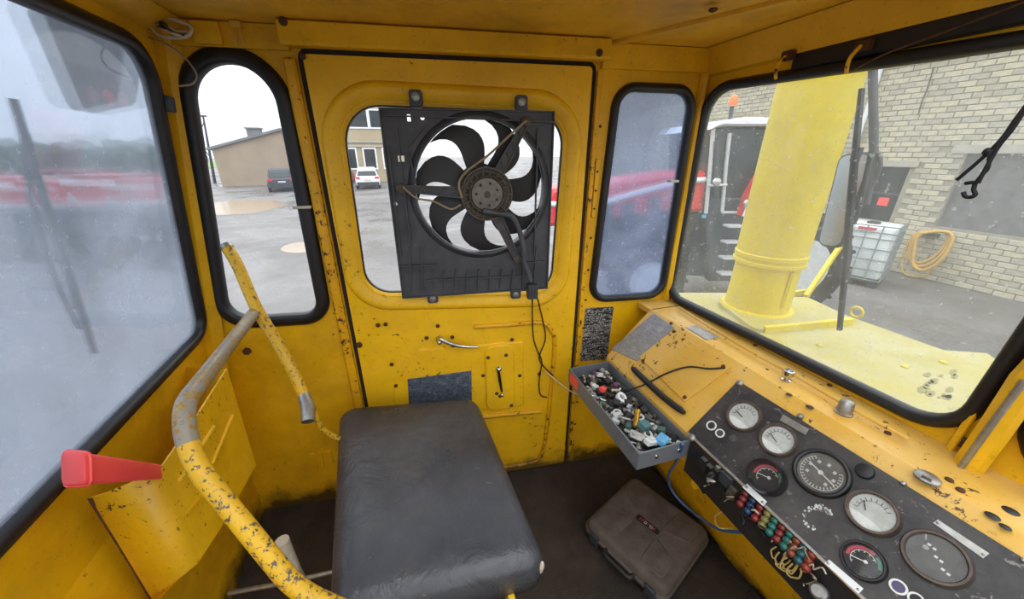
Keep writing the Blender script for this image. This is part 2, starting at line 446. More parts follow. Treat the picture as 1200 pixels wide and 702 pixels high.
T = .012
GW = .026
# door outline
D_O = q2(FB, [(355, 60), (694, 79), (659, 541)]) ; D_O.append((D_O[0][0], D_O[2][1]))
D_O = [(D_O[0][0], D_O[1][1]), (D_O[1][0] - .003, D_O[1][1]), (D_O[1][0] - .003, .012), (D_O[0][0], .012)]
dx0, dx1, dz1 = D_O[0][0], D_O[1][0], D_O[0][1]
# back wall with openings
mb = MB()
mb.plate([[(-.68, -.02), (1.006, -.02), (1.006, ZC + .05), (-.53, ZC + .05), (-.68, .62)], offset(W_NL, .006), offset(W_NR, .006),
          [(dx0 - .006, .004), (dx1 + .006, .004), (dx1 + .006, dz1 + .006), (dx0 - .006, dz1 + .006)]], FB, -T, 0)
struct('wall_back', mb, M['yellow'])
mb = MB()
mb.plate([[(-1.10, -.02), (.75, -.02), (.75, ZC + .04), (-1.10, ZC + .04)], offset(W_WS, .006), offset(W_R2, .006)], FR, -T, 0)
struct('wall_right', mb, M['yellow'])
mb = MB()
mb.plate([[(-.8, 0), (1.30, 0), (1.30, 1.08), (-.8, 1.08)], offset(W_LW, .006), offset(W_L2, .006)], FL, -T, 0)
FL0 = Frame((-.655, 0, 0), (0, 1, 0), (0, 0, 1))
mb.plate([[(-.8, -.02), (1.30, -.02), (1.30, .6), (-.8, .6)]], FL0, -T, 0)
struct('wall_left', mb, M['yellow'])
FRR = Frame((0, YR, 0), (-1, 0, 0), (0, 0, 1))
mb = MB(); W_RR = rpoly([(-.92, .45), (.52, .45), (.52, 1.58), (-.92, 1.58)], .08, 6)
mb.plate([[(-1.04, -.02), (.70, -.02), (.70, ZC + .04), (-1.04, ZC + .04)], W_RR], FRR, -T, 0)
struct('wall_rear', mb, M['yellow'])
mb = MB(); mb.box((.17, .22, -.03), (1.75, 2.15, .06)); struct('floor', mb, M['floor'])
FCE = Frame((0, 0, ZC), (1, 0, 0), (0, 1, 0))
W_RF = rpoly([(-.42, -.68), (.80, -.68), (.80, .50), (-.42, .50)], .06, 6)  # roof opening added out of view to brighten the cab interior
mb = MB(); mb.plate([[(-.66, -.80), (1.04, -.80), (1.04, 1.30), (-.66, 1.30)], W_RF], FCE, 0, .04); struct('ceiling', mb, M['yellow_ceiling'])

GASK = [(0, -.012), (0, .010), (.004, .016), (.010, .018), (.55, .018), (.8, .014), (1.0, .006), (1.0, -.004)]
def gasket_prof(w): return [(o if o <= .0101 else o * w, h) for o, h in GASK]
def window(name, loop, fr, w, mat, label, gap=None):
    root = sroot(name, fr.p(*loop[0]), label)
    mb = MB()
    mb.ring(loop, fr, gasket_prof(w))
    obj('rubber_gasket', mb, M['rubber'], root, 50)
    mb = MB(); mb.solid(offset(loop, .003), fr, -.006, -.001, 0)
    obj('pane', mb, mat, root, 30)
    return root
wn1 = window('window_1', W_LW, FL, .032, M['glass_left'], 'large hazy scratched side window in black rubber')
wn2 = window('window_2', W_NL, FB, .040, M['glass_clear'], 'narrow clear window with rounded top left of the door')
wn3 = window('window_3', W_NR, FB, .026, M['glass_right'], 'narrow dusty window right of the door')
wn4 = window('window_4', W_WS, FR, .026, M['glass_screen'], 'wide rain spotted windscreen above the console')
wn5 = window('window_5', W_R2, FR, .03, M['glass_clear'], 'side window beyond the windscreen pillar')
wn6 = window('window_6', W_L2, FL, .03, M['glass_clear'], 'side window behind the viewer')
FCD = Frame((0, 0, ZC), (1, 0, 0), (0, -1, 0))
wn8 = window('window_8', [(a, -b) for a, b in W_RF], FCD, .03, M['glass_clear'], 'unseen roof window added above the viewer to light the cab')
wn7 = window('window_7', W_RR, FRR, .03, M['glass_clear'], 'wide window behind the viewer')
wt = max(b for a, b in W_WS); mb = MB(); mb.bevbox(FR, -.80, -.20, wt + .015, wt + .052, .001, .016, .01, .004); obj('visor_strip', mb, M['rubber'], wn4)
# gasket joints: pale filler strips where the rubber ends meet
for (x, y, fr, wnd, wd) in ((356, 242, FB, wn2, .05), (787, 212, FB, wn3, .034)):
    a, b = fr.px(x, y); mb = MB(); mb.bevbox(fr, a - wd / 2, a + wd / 2, b - .004, b + .004, .0, .0195, .001, .001, 1)
    obj('gasket_joint', mb, M['wire_white'], wnd)

# corner posts, lintel, ledge and ceiling trims
mb = MB(); b = FB.px(322, 45, .05)[1]
la, lb = FB.px(324, 30, .07)[0], FB.px(716, 60, .07)[0]
lz = (FB.px(322, 47, .07)[1] + FB.px(715, 73, .07)[1]) / 2; lz1 = (FB.px(322, 13, .07)[1] + FB.px(715, 50, .07)[1]) / 2
zt = ZC - .002
prof = [(.0, lz + .006), (.066, lz), (.072, lz + .006), (.070, lz1 - .004), (.064, lz1), (.02, zt), (0, zt)]
mb.rings([[FB.p(a, z, c) for c, z in prof] for a in (la, la + .004, lb - .004, lb)])
tl = struct('trim_1', mb, M['yellow'], 'raised lintel strip above the door')
for (x, y) in ((332, 25), (702, 62)):
    mb = MB(); p = FB.pp(x, y, .070); mb.lathe(p, FB.n, [(.010, 0), (.010, .003), (.006, .005), (.001, .0055)], 10); obj('bolt', mb, M['rust'], tl)
mb = MB(); mb.plate([[(lb, 1.575), (.99, 1.575), (.99, zt), (lb, zt)]], FB, 0, .022); struct('trim_2', mb, M['yellow'], 'folded strip above the narrow right window')
mb = MB(); mb.plate([[(-.60, 1.585), (la, 1.585), (la, zt), (-.60, zt)]], FB, 0, .016); struct('trim_3', mb, M['yellow'], 'folded strip above the narrow left window')
# right header strip
mb = MB(); mb.rings([[V((1.0 - c, y, z)) for c, z in [(0, 1.565), (.014, 1.57), (.022, 1.60), (.04, zt), (0, zt)]] for y in (1.09, YR)]); struct('trim_4', mb, M['yellow'], 'header strip above the windscreen')
# left header
mb = MB(); mb.rings([[V((-.502 + c, y, z)) for c, z in [(-.02, 1.605), (.02, 1.61), (.04, 1.62), (.06, zt), (-.02, zt)]] for y in (YR, 1.25)]); struct('trim_5', mb, M['yellow'], 'header strip above the large side window')
# corner posts between walls
p0, p1 = FB.pp(831, 80, .008), FB.pp(781, 345, .008)
mb = MB(); mb.tube([V((.985, 1.085, ZC)), V((.985, 1.085, .80))], .016, 8); struct('trim_6', mb, M['yellow'], 'rounded corner post beside the windscreen')
mb = MB(); c0 = FL.p(1.255, 0, .0); c1 = FL.p(1.25, 1.04, 0)
mb.rings([[c0 + V((-.01, .01, 0)), c0 + V((.045, .0, 0)), c0 + V((.02, -.02, 0)), c0 + V((-.01, -.02, 0))], [c1 + V((-.01, .01, 0)), c1 + V((.045, .0, 0)), c1 + V((.02, -.02, 0)), c1 + V((-.01, -.02, 0))]])
struct('trim_7', mb, M['yellow'], 'corner post between the hazy window and the narrow window')
# ceiling rib
a, b = hz(652, 66, ZC), hz(935, -4, ZC)
mb = MB(); mb.bar(a + V((0, 0, -.004)), b + V((0, 0, -.004)), .03, .008); mb.bar(a + V((.02, 0, -.002)), b + V((.02, 0, -.002)), .012, .006)
r = struct('trim_8', mb, M['yellow_ceiling'], 'raised seam rib across the ceiling')
mb = MB(); mb.lathe(hz(836, 10, ZC - .008), (0, 0, -1), [(.009, 0), (.009, .004), (.003, .007)], 8); obj('bolt', mb, M['rust'], r)
# pillar between the windscreen and the next window
pil = sroot('trim_9', (1, .2, .8), 'windscreen pillar with a folded channel')
mb = MB(); mb.tube([hx(1125, 560, .972), hx(1165, 505, .972), hx(1205, 445, .972)] + [V((.972, .195, 1.2)), V((.972, .19, 1.6))], .020, 10); obj('channel', mb, M['yellow'], pil)
mb = MB(); mb.tube([hx(1120, 556, .95), hx(1160, 500, .95), hx(1200, 446, .95)], .005, 8); obj('worn_edge', mb, M['steel'], pil)
mb = MB(); mb.tube([hx(1100, 546, .99), hx(1150, 470, .99), hx(1200, 392, .99)], .006, 8); obj('drip_bead', mb, M['yellow'], pil)
mb = MB(); mb.lathe(hx(1129, 518, .995), (-1, 0, 0), [(.011, 0), (.011, .006), (.007, .007), (.007, .003)], 12); obj('socket_head', mb, M['rust'], pil)

# ------------------------------------------------------------------ door
door = sroot('door_1', FB.p((dx0 + dx1) / 2, 0), 'yellow chipped cab door with a rounded window')
DT = .012
mb = MB(); mb.plate([rpoly(D_O, .012, 3), offset(W_DR, .004)], FB, -.02, DT); obj('door_panel', mb, M['yellow_door'], door)
mb = MB(); mb.ring(rpoly(D_O, .012, 3), FB, [(.001, -.03), (.001, .006), (.014, .006), (.014, -.03)]); obj('door_seal', mb, M['dark_seal'], door)
# pressed frame round the window
mb = MB(); mb.ring(W_DR, FB, [(-.002, -.02), (-.002, .004), (.012, .016), (.034, .024), (.046, .024), (.056, .012), (.056, .0)]); obj('window_surround', mb, M['yellow_door'], door, 60)
mb = MB(); mb.solid(offset(W_DR, .003), FB, -.020, -.016, 0); obj('pane', mb, M['glass_clear'], door)
mb = MB(); mb.ring(W_DR, FB, [(-.006, -.014), (-.006, -.004), (.004, -.004), (.004, -.014)]); obj('rubber_gasket', mb, M['rubber'], door)
# pressed ribs
def fpath(pts, off, fr=FB): return [fr.pp(x, y, off) for x, y in pts]
mb = MB(); mb.tube(catmull(fpath([(556, 383), (600, 380), (634, 378), (645, 386), (650, 402), (646, 450), (641, 500), (636, 528), (628, 540), (600, 546), (560, 552)], DT + .003), 5), .009, 8); obj('pressed_rib', mb, M['yellow_worn'], door, 60)
mb = MB(); mb.tube(fpath([(558, 489), (600, 485), (634, 482)], DT + .003), .009, 8); obj('pressed_rib', mb, M['yellow_worn'], door, 60)
# lock cover plate (shallow angled emboss)
lp = rpoly(q2(FB, [(462, 452), (492, 407), (612, 398), (613, 472), (560, 478), (556, 520), (462, 530)]), .006, 3)
mb = MB(); mb.solid(lp, FB, DT - .001, DT + .006, .004); obj('lock_cover', mb, M['yellow_door'], door)
st = rpoly(q2(FB, [(567, 402), (601, 399), (602, 474), (569, 477)]), .04, 8)
mb = MB(); mb.solid(st, FB, DT + .004, DT + .015, .005); obj('latch_plate', mb, M['yellow_door'], door)
def bolt(x, y, fr, off, parent, r=.006, mat='rust', h=.004):
    mb = MB(); mb.lathe(fr.pp(x, y, off), fr.n, [(r, 0), (r, h * .6), (r * .6, h), (.0005, h)], 8); return obj('bolt', mb, M[mat], parent)
for (x, y) in ((500, 396), (513, 382), (530, 395), (531, 405), (600, 398), (464, 452), (572, 419), (593, 416), (586, 464), (599, 475), (566, 440), (609, 440), (443, 381), (459, 427), (632, 438), (582, 461), (415, 399), (421, 403), (452, 380), (355, 66), (412, 108)):
    if x > 420 or y < 110: bolt(x, y, FB, DT + (.014 if 568 < x < 602 and y > 402 else .005), door, .0075 if x > 450 else .008)
# chrome lever handle
h0 = FB.pp(515, 397, DT + .004)
mb = MB(); mb.lathe(h0, FB.n, [(.013, 0), (.013, .006), (.009, .010), (.009, .030), (.006, .034), (.001, .035)], 14)
ha = [FB.pp(x, y, DT + .033) for x, y in ((515, 397), (524, 401), (537, 405), (550, 406.5), (560, 406.5))]
mb.tube(catmull(ha, 4), [.009 - .004 * i / 16 for i in range(17)], 8); obj('door_handle', mb, M['chrome'], door, 60)
# black latch lever with chrome ends
mb = MB(); p = FB.pp(584, 431, DT + .006); mb.lathe(p, FB.n, [(.014, 0), (.014, .008), (.010, .014), (.006, .020), (.001, .021)], 12); lv = obj('latch_spindle', mb, M['chrome'], door, 60)
mb = MB(); a, b = FB.pp(584, 434, DT + .022), FB.pp(588, 459, DT + .03); mb.tube([a, a.lerp(b, .5), b], [.005, .006, .004], 8); obj('lever_grip', mb, M['wire_black'], lv, 60)
mb = MB(); mb.lathe(FB.pp(588.5, 463, DT + .028), (0, 0, 1), [(.001, -.008), (.007, -.004), (.007, .004), (.001, .008)], 10); obj('lever_knob', mb, M['chrome'], lv, 60)
# data plate on the door
dpl = q2(FB, [(478, 441), (552, 431), (553, 495), (482, 505)]); mb = MB(); mb.solid(dpl, FB, DT + .005, DT + .0085, .0008); obj('data_plate', mb, M['plate_blue'], door, 20)
# hinge/knob screws at door left edge
mb = MB(); mb.lathe(FB.pp(421, 404, .012), FB.n, [(.011, 0), (.011, .004), (.005, .006)], 10); obj('bolt', mb, M['rust'], door)
# black data plate on the wall, right of the door
mb = MB(); mb.solid(rpoly(q2(FB, [(686, 361), (719, 359), (711, 421), (680, 423)]), .004, 2), FB, 0, .003, .001)
solo('wall_data_plate', mb, M['plate_black'], 'black data plate with rows of tiny print below the narrow right window', 'plate')
# hinge bracket on back wall, lower left; bolt on wall
hb = thing('hinge_bracket', 'small yellow hinge bracket low on the back wall beside the seat', 'bracket', FB.pp(376, 541))
mb = MB(); a0, b0 = FB.px(367, 550); a1, b1 = FB.px(388, 528)
mb.bevbox(FB, a0, a0 + .02, b0, b1, 0, .006); obj('leaf', mb, M['yellow'], hb)
mb = MB(); mb.bevbox(FB, a1 - .02, a1, b0, b1, 0, .006); obj('leaf', mb, M['yellow'], hb)
mb = MB(); mb.tube([FB.p((a0 + a1) / 2, b0, .006), FB.p((a0 + a1) / 2, b1, .006)], .007, 8); obj('knuckle', mb, M['yellow'], hb)
mb = MB(); mb.lathe(FB.pp(290, 411, 0), FB.n, [(.013, 0), (.013, .008), (.009, .010), (.0005, .010)], 6)
solo('wall_bolt', mb, M['rust'], 'rusty hexagon bolt head below the narrow left window', 'bolt')
# door catch at the right jamb
dc = thing('door_catch', 'rusty latch keeper on the jamb left of the narrow right window', 'latch', FB.pp(698, 240))
a0, b0 = FB.px(693, 255, .01); mb = MB(); mb.bevbox(FB, a0, a0 + .014, b0, b0 + .19, 0, .012); obj('keeper', mb, M['yellow'], dc)
for k in range(3): mb = MB(); mb.lathe(FB.p(a0 + .007, b0 + .03 + .06 * k, .012), FB.n, [(.004, 0), (.003, .003)], 8); obj('screw', mb, M['rust'], dc)
jr = thing('jamb_strip', 'long folded jamb strip with rivets along the door right edge', 'strip', FB.p(dx1 + .03, .02))
mb = MB(); mb.bevbox(FB, dx1 + .018, dx1 + .032, .02, 1.57, 0, .014, .003); obj('folded_edge', mb, M['yellow_worn'], jr)
for k in range(12): mb = MB(); mb.lathe(FB.p(dx1 + .045, .1 + k * .12, 0), FB.n, [(.005, 0), (.003, .003)], 8); obj('rivet', mb, M['rust'], jr)
mb = MB(); mb.bevbox(FB, dx0 - .05, dx0 - .02, .02, 1.57, 0, .018, .006, .006); solo('door_post', mb, M['yellow_worn'], 'raised yellow door post between the narrow left window and the door', 'post')
# ================================================================== THE SEAT
ST = .52
so = rpoly([tuple(hz(x, y, ST).to_2d()) for x, y in ((398, 477), (557, 464), (641, 658), (385, 722))], [.045, .06, .035, .05], 6)
seat = thing('seat', 'black worn vinyl seat cushion on a yellow pedestal', 'seat', (0, .75, 0))
mb = MB(); fz = Frame((0, 0, 0), (1, 0, 0), (0, 1, 0)); N = len(so)
R = [[fz.p(a, b, z) for a, b in offset(so, o)] for o, z in ((-.012, ST - .095), (0, ST - .088), (.004, ST - .05), (.002, ST - .02), (-.008, ST - .004), (-.022, ST + .004), (-.034, ST + .008))]
cs_ = sum((p for p in R[-1]), V()) / N
R += [[cs_ + (p - cs_) * k + V((0, 0, h)) for p in R[-1]] for k, h in ((.85, .003), (.6, .006), (.3, .007), (.05, .007))]
mb.rings(R); obj('cushion', mb, M['seat'], seat, 70)
# stitched seam along the right side and front
sl = offset(so, -.052)
mb = MB(); rs = [p for p in sl if p[0] > .1]; rs.sort(key=lambda q: -q[1])
mb.tube([V((x, y, ST + .0085)) for x, y in (rs[0], rs[-1])], .0022, 6); obj('seam', mb, M['seat'], seat, 60)
fo = hz(637, 657, ST - .01)
mb = MB(); mb.lathe(fo + V((-.004, .004, -.03)), (.1, -.1, 1), [(.003, -.02), (.006, -.01), (.007, .010), (.003, .022)], 7); obj('exposed_foam', mb, M['wire_white'], seat, 60)
for (x, y, l_) in ((560, 548, 5), (484, 549, 4), (575, 565, 6), (498, 697, 3), (470, 560, 2), (538, 530, 3)):
    a_ = hz(x - l_, y, ST + .012); b_ = hz(x + l_, y + 2, ST + .012); mb = MB(); mb.bar(a_, a_.lerp(b_, .6), .0025, .001); obj('scuff', mb, M['dial_grey'], seat, 0)
mb = MB(); mb.box((-.02, .78, .40), (.34, .46, .02)); obj('pan', mb, M['yellow'], seat)
mb = MB(); mb.lathe((-.02, .82, 0), (0, 0, 1), [(.15, 0), (.15, .02), (.06, .05), (.055, .39)], 16); obj('pedestal', mb, M['grey_dark'], seat, 50)
pr = hz(597, 697, .415)
mb = MB(); mb.bar(pr + V((0, .02, 0)), pr + V((0, -.2, -.02)), .014, .05); obj('side_bracket', mb, M['yellow'], seat)
# ================================================================== HAND RAIL
rail = thing('grab_rail', 'bent yellow grab rail with worn bare metal beside the seat', 'rail', (-.3, .9, .5))
A = [hd(266, 290, 1.03), hd(279, 312, 1.03), hd(300, 360, 1.02), hd(325, 402, 1.02), hd(346, 441, 1.02), hd(358, 468, 1.02)]
mb = MB(); mb.tube(catmull(A, 5), .0155, 12); up = obj('upright', mb, M['pipe'], rail, 60)
mb = MB(); mb.tube([hd(264.5, 287, 1.03), hd(267, 291, 1.03)], .0165, 12); obj('end_cap', mb, M['steel'], up, 60)
mb = MB(); mb.tube([hd(356, 463, 1.02), hd(361, 478, 1.0), hd(361, 494, .98)], [.016, .019, .017], 12); s_ = obj('socket', mb, M['steel'], up, 60)
mb = MB(); mb.tube(catmull([hd(352, 455, 1.02), hd(366, 480, 1.03), hd(376, 500, 1.07), (hd(388, 510, 1.11)), hd(397, 514, 1.13)], 5), .0085, 8); obj('brace', mb, M['pipe'], rail, 60)
Bp = fillet([hd(298, 366, 1.02), hd(212, 478, .58), hd(224, 540, .555), hd(348, 692, .56), hd(400, 715, .58)], .10, 10)
mb = MB(); mb.tube(Bp[:15], .0152, 14); obj('bare_arm', mb, M['pipe_bare'], rail, 60)
mb = MB(); mb.tube(Bp[13:], .0148, 14); obj('lower_arm', mb, M['pipe'], rail, 60)
# stub pipe and rod on the floor beside the seat
mb = MB(); a = hz(331, 690, .02); b = hd(329, 632, .98); b2 = hd(328, 640, .98)
bt = hd(330, 634, .95); mb.tube([bt, bt + V((.004, -.002, -.12)), V((bt.x + .03, bt.y - .02, .02))], .018, 12)
solo('stub_pipe', mb, M['wire_white'], 'short pale pipe stub standing behind the grab rail', 'pipe', None, 60)
mb = MB(); mb.tube([hd(268, 695, .95), hd(330, 684, .97), hd(400, 668, .99)], .006, 8)
solo('floor_rod', mb, M['steel'], 'thin pale metal rod crossing low behind the grab rail', 'rod', None, 60)
# ================================================================== LEFT POCKET BOX + RED BOX
pk = thing('wall_pocket', 'yellow folded sheet pocket welded below the hazy side window', 'box', (-.58, .85, .4))
XF = -.50
face = [hx(268, 430, XF), hx(301, 523, XF), hx(298, 545, XF), hx(240, 655, XF), hx(215, 672, XF)]
s1, s2 = hx(104, 584, -.60), hx(178, 705, -.63)
t1, t2 = hx(190, 547, XF), hx(140, 573, -.53)
mb = MB()
# outer skin: seam on the wall -> bend -> flat face -> far return to the wall
cols = [(s1, s2), (hx(128, 577, -.57), hx(192, 697, -.58)), (hx(155, 566, -.53), hx(208, 680, -.53)), (hx(190, 547, XF), hx(232, 660, XF)), (hx(228, 492, XF), hx(266, 608, XF)), (hx(266, 432, XF), hx(300, 545, XF))]
top = [c[0] for c in cols]; bot = [c[1] for c in cols]
far_t = V((-.66, top[-1].y + .09, top[-1].z - .02)); far_b = V((-.66, bot[-1].y + .09, bot[-1].z - .30))
ch_b = bot[-1] + V((0, -.005, -.0))
top.append(far_t); bot.append(V((-.66, bot[-1].y + .09, bot[-1].z)))
n = len(top); inn = V((-.004, .002, 0))
vs = top + bot + [p + inn for p in top] + [p + inn for p in bot]
fs = []
for i in range(n - 1):
    fs += [(i, n + i, n + i + 1, i + 1), (2 * n + i, 2 * n + i + 1, 3 * n + i + 1, 3 * n + i), (i, i + 1, 2 * n + i + 1, 2 * n + i), (n + i, 3 * n + i, 3 * n + i + 1, n + i + 1)]
mb.add(vs, fs); obj('skin', mb, M['yellow_box'], pk, 60)
mb = MB(); under = [p + V((0, 0, 0)) for p in bot]; wallp = [V((-.66, p.y, p.z - .12)) for p in bot]
mb.add(under + wallp, [(i, n + i, n + i + 1, i + 1) for i in range(n - 1)]); obj('underside', mb, M['yellow_box'], pk, 60)
for (x0, y0, x1, y1) in ((272, 487, 248, 545), (235, 580, 218, 602), (250, 500, 208, 566)):
    mb = MB(); mb.tube([hx(x0, y0, XF), hx((x0 + x1) / 2, (y0 + y1) / 2, XF), hx(x1, y1, XF)], .0055, 6); obj('pressed_rib', mb, M['yellow_box'], pk, 60)
mb = MB(); mb.tube(fillet([s1 + V((.002, 0, 0)), s1.lerp(s2, .5) + V((.003, 0, 0)), s2 + V((.002, 0, 0))], .02), .0035, 6); obj('weld_seam', mb, M['rust'], pk, 60)
rb = thing('red_box', 'translucent red plastic box lying on the pocket below the hazy window', 'box', (-.5, .6, .85))
q = [hx(72, 528, -.50), hx(103, 531, -.46), hx(104, 568, -.46), hx(73, 570, -.50)]
d = (hx(195, 543, -.50) - hx(105, 531, -.46)); d = V((d.x * .9, d.y, d.z))
qb = [p + d for p in q]; cen = sum(qb, V()) / 4; qb = [cen + (p - cen) * .62 + V((0, 0, .006)) for p in qb]
def rrect(Q, k=.16):
    out = []
    for i in range(4):
        a, b, c = Q[i - 1], Q[i], Q[(i + 1) % 4]
        out += [b.lerp(a, k), b.lerp(a, k * .3).lerp(c, k * .3), b.lerp(c, k)]
    return out
mb = MB(); ce = sum(q, V()) / 4
mb.rings([rrect([ce + (p - ce) * .9 - d.normalized() * .004 for p in q]), rrect(q), rrect(qb)]); obj('shell', mb, M['red_plastic'], rb, 50)
mb = MB(); rr_ = rrect([ce + (p - ce) * 1.03 + d * .02 for p in q]); mb.tube(rr_, .0022, 6, closed=True); obj('rim', mb, M['red_plastic'], rb, 60)
# ================================================================== RADIATOR FAN on the door window
fan = thing('radiator_fan', 'black plastic radiator fan bolted over the door window', 'fan', FB.pp(558, 345, .04))
S0, S1 = .034, .046
so4 = q2(FB, [(445, 123), (651, 133), (640, 340), (470, 347)], S1)
fa0 = (so4[0][0] + so4[3][0]) / 2; fa1 = (so4[1][0] + so4[2][0]) / 2; fb1 = (so4[0][1] + so4[1][1]) / 2; fb0 = (so4[2][1] + so4[3][1]) / 2
fc = FB.px(564, 222, S1); FRD = .195
e1 = FB.px(487, 217, S1); e2 = FB.px(640, 222, S1); FRD = (e2[0] - e1[0]) / 2
def hole(x, y, wx, hy): a, b = FB.px(x, y, S1); return [(a - wx, b - hy), (a + wx, b - hy), (a + wx, b + hy), (a - wx, b + hy)]
holes = [circle(fc, FRD, 48), hole(479, 138, .005, .009), circle(FB.px(495, 138, S1), .006, 10), hole(470, 186, .009, .008), circle(FB.px(463.5, 239, S1), .006, 10)]
mb = MB(); mb.plate([[(fa0, fb0), (fa1, fb0), (fa1, fb1), (fa0, fb1)]] + holes, FB, S0, S1); obj('shroud', mb, M['shroud'], fan, 30)
mb = MB(); mb.ring([(fa0, fb0), (fa1, fb0), (fa1, fb1), (fa0, fb1)], FB, [(-.004, S0), (-.004, S1 + .008), (0, S1 + .008), (0, S0)]); obj('shroud_lip', mb, M['shroud'], fan, 30)
mb = MB(); mb.ring(circle(fc, FRD, 48), FB, [(-.004, S0 - .01), (-.004, S1 + .012), (.001, S1 + .013), (.005, S1 + .008), (.016, S1 + .001), (.016, S0)]); obj('fan_ring', mb, M['shroud'], fan, 60)
def rib(x0, y0, x1, y1, w=.004, h=.010):
    mb = MB(); a, b = FB.pp(x0, y0, S1 + h / 2), FB.pp(x1, y1, S1 + h / 2); mb.bar(a, b, w, h, FB.n); obj('rib', mb, M['shroud'], fan, 0)
for k in range(12): rib(480 + k * 13.5, 316 if 1 < k < 10 else 290, 482 + k * 13, 341 - k * .3)
rib(468, 312, 512, 310); rib(500, 328, 612, 323); rib(612, 308, 638, 306); rib(465, 150, 482, 290); rib(478, 175, 488, 215); rib(455, 170, 470, 300); rib(449, 135, 648, 143); rib(630, 150, 626, 300); rib(478, 172, 495, 150)
for (x, y) in ((487, 115), (612, 121), (507, 349), (605, 344)):
    a, b = FB.px(x, y, S1); mb = MB(); mb.solid(rpoly([(a - .018, b - .022), (a + .018, b - .022), (a + .018, b + .022), (a - .018, b + .022)], .008, 3), FB, .024, S1 - .004, .003); t_ = obj('mounting_tab', mb, M['shroud'], fan)
    mb = MB(); mb.lathe(FB.p(a, b + (.004 if y < 200 else -.006), S1 - .004), FB.n, [(.011, 0), (.011, .002), (.007, .003), (.007, .007), (.0005, .008)], 10); obj('bolt', mb, M['steel'], t_)
# seven sickle blades
HB = .075
for k in range(7):
    mb = MB(); base = k * 360 / 7; rows = []
    for i in range(11):
        t = i / 10; r = HB * .9 + (FRD - .006 - HB * .9) * t
        ar = 80 + 5 * t + 28 * t ** 4; al = 126 - 8 * math.sin(PI * t) + 12 * t ** 6
        row = []
        for j in range(6):
            s = j / 5; an = math.radians(base + ar + (al - ar) * s)
            row.append((fc[0] + r * math.cos(an), fc[1] + r * math.sin(an), S0 + .006 + .016 * (s - .5) * (1 - .4 * t)))
        rows.append(row)
    top = [[FB.p(a, b, c + .0015) for a, b, c in r_] for r_ in rows]; bo = [[FB.p(a, b, c - .0015) for a, b, c in r_] for r_ in rows]
    mb.rings([t_ + list(reversed(b_)) for t_, b_ in zip(top, bo)]); obj('blade', mb, M['blade'], fan, 60)
HO = .072
hc = FB.px(571, 228, S1 + .03); hcp = lambda c: FB.p(hc[0], hc[1], c)
mb = MB(); mb.lathe(FB.p(fc[0], fc[1], 0), FB.n, [(HB, S0 - .012), (HB, S0 + .015), (HB - .006, S0 + .02), (.02, S0 + .02)], 32); obj('blade_hub', mb, M['blade'], fan, 40)
mb = MB(); mb.ring(circle(hc, .050, 32), FB, [(0, S1 - .004), (0, S1 + .030), (.004, S1 + .033), (.012, S1 + .020), (.022, S1 + .020), (.024, S1 + .028), (.029, S1 + .028), (.029, S1 - .004)]); obj('motor_collar', mb, M['motor_dark'], fan, 40)
for k in range(18):
    a = 2 * PI * k / 18; ca, sa = math.cos(a), math.sin(a)
    mb = MB(); p = FB.p(hc[0] + .064 * ca, hc[1] + .064 * sa, S1 + .022); mb.box(p, (.024, .004, .014), (FB.u * ca + FB.v * sa, FB.v * ca - FB.u * sa, FB.n)); obj('collar_rib', mb, M['motor_dark'], fan, 0)
mb = MB(); mb.lathe(hcp(0), FB.n, [(.050, S1), (.050, S1 + .026), (.047, S1 + .030), (.012, S1 + .032), (.001, S1 + .032)], 32); mt = obj('motor', mb, M['motor'], fan, 40)
for k in range(7):
    a = 2 * PI * k / 7 + .4; mb = MB(); mb.lathe(FB.p(hc[0] + .033 * math.cos(a), hc[1] + .033 * math.sin(a), S1 + .0305), FB.n, [(.0045, 0), (.004, .0015)], 8); obj('vent_hole', mb, M['wire_black'], mt)
mb = MB(); mb.lathe(hcp(S1 + .031), FB.n, [(.010, 0), (.009, .004), (.003, .006)], 10); obj('shaft_end', mb, M['motor_dark'], mt)
for k, (ex, ey) in enumerate(((617, 142), (470, 221), (606, 304))):
    e = FB.px(ex, ey, S1 + .02); dd = V((e[0] - hc[0], e[1] - hc[1])); L = dd.length; dd.normalize(); nn = V((-dd.y, dd.x))
    def sp(t, s, c): return FB.p(hc[0] + dd.x * t + nn.x * s, hc[1] + dd.y * t + nn.y * s, c)
    mb = MB()
    mb.rings([[sp(t, -w_, S1 + .004), sp(t, w_, S1 + .004), sp(t, w_, S1 + .018), sp(t, -w_, S1 + .018)] for t, w_ in ((.07, .017), (L * .6, .013), (L, .010))])
    stt = obj('strut', mb, M['shroud'], fan, 30)
    for s in (-1, 1):
        mb = MB(); mb.bar(sp(.07, s * .015, S1 + .021), sp(L, s * .008, S1 + .021), .004, .008, FB.n); obj('strut_edge', mb, M['motor_dark'] if s < 0 else M['shroud'], stt, 0)
    for j in range(4):
        t = .085 + (L - .1) * j / 4; mb = MB(); mb.bar(sp(t, -.012, S1 + .02), sp(t + .02, .012, S1 + .02), .003, .006, FB.n); obj('strut_web', mb, M['motor_dark'], stt, 0)
    mb = MB(); mb.lathe(FB.p(e[0], e[1], S1 + .004), FB.n, [(.014, 0), (.014, .02), (.006, .024)], 10); obj('strut_foot', mb, M['motor_dark'], stt)
mb = MB(); mb.tube(catmull([FB.pp(x, y, S1 + .036) for x, y in ((541, 232), (538, 214), (548, 200), (572, 182), (598, 158), (617, 141))], 5), .0035, 7); obj('tan_lead', mb, M['wire_tan'], fan, 60)
mb = MB(); mb.tube(catmull([FB.pp(x, y, S1 + .034) for x, y in ((472, 219), (488, 232), (508, 236), (528, 245), (540, 240))], 5), .003, 7); obj('tan_lead', mb, M['wire_tan'], fan, 60)
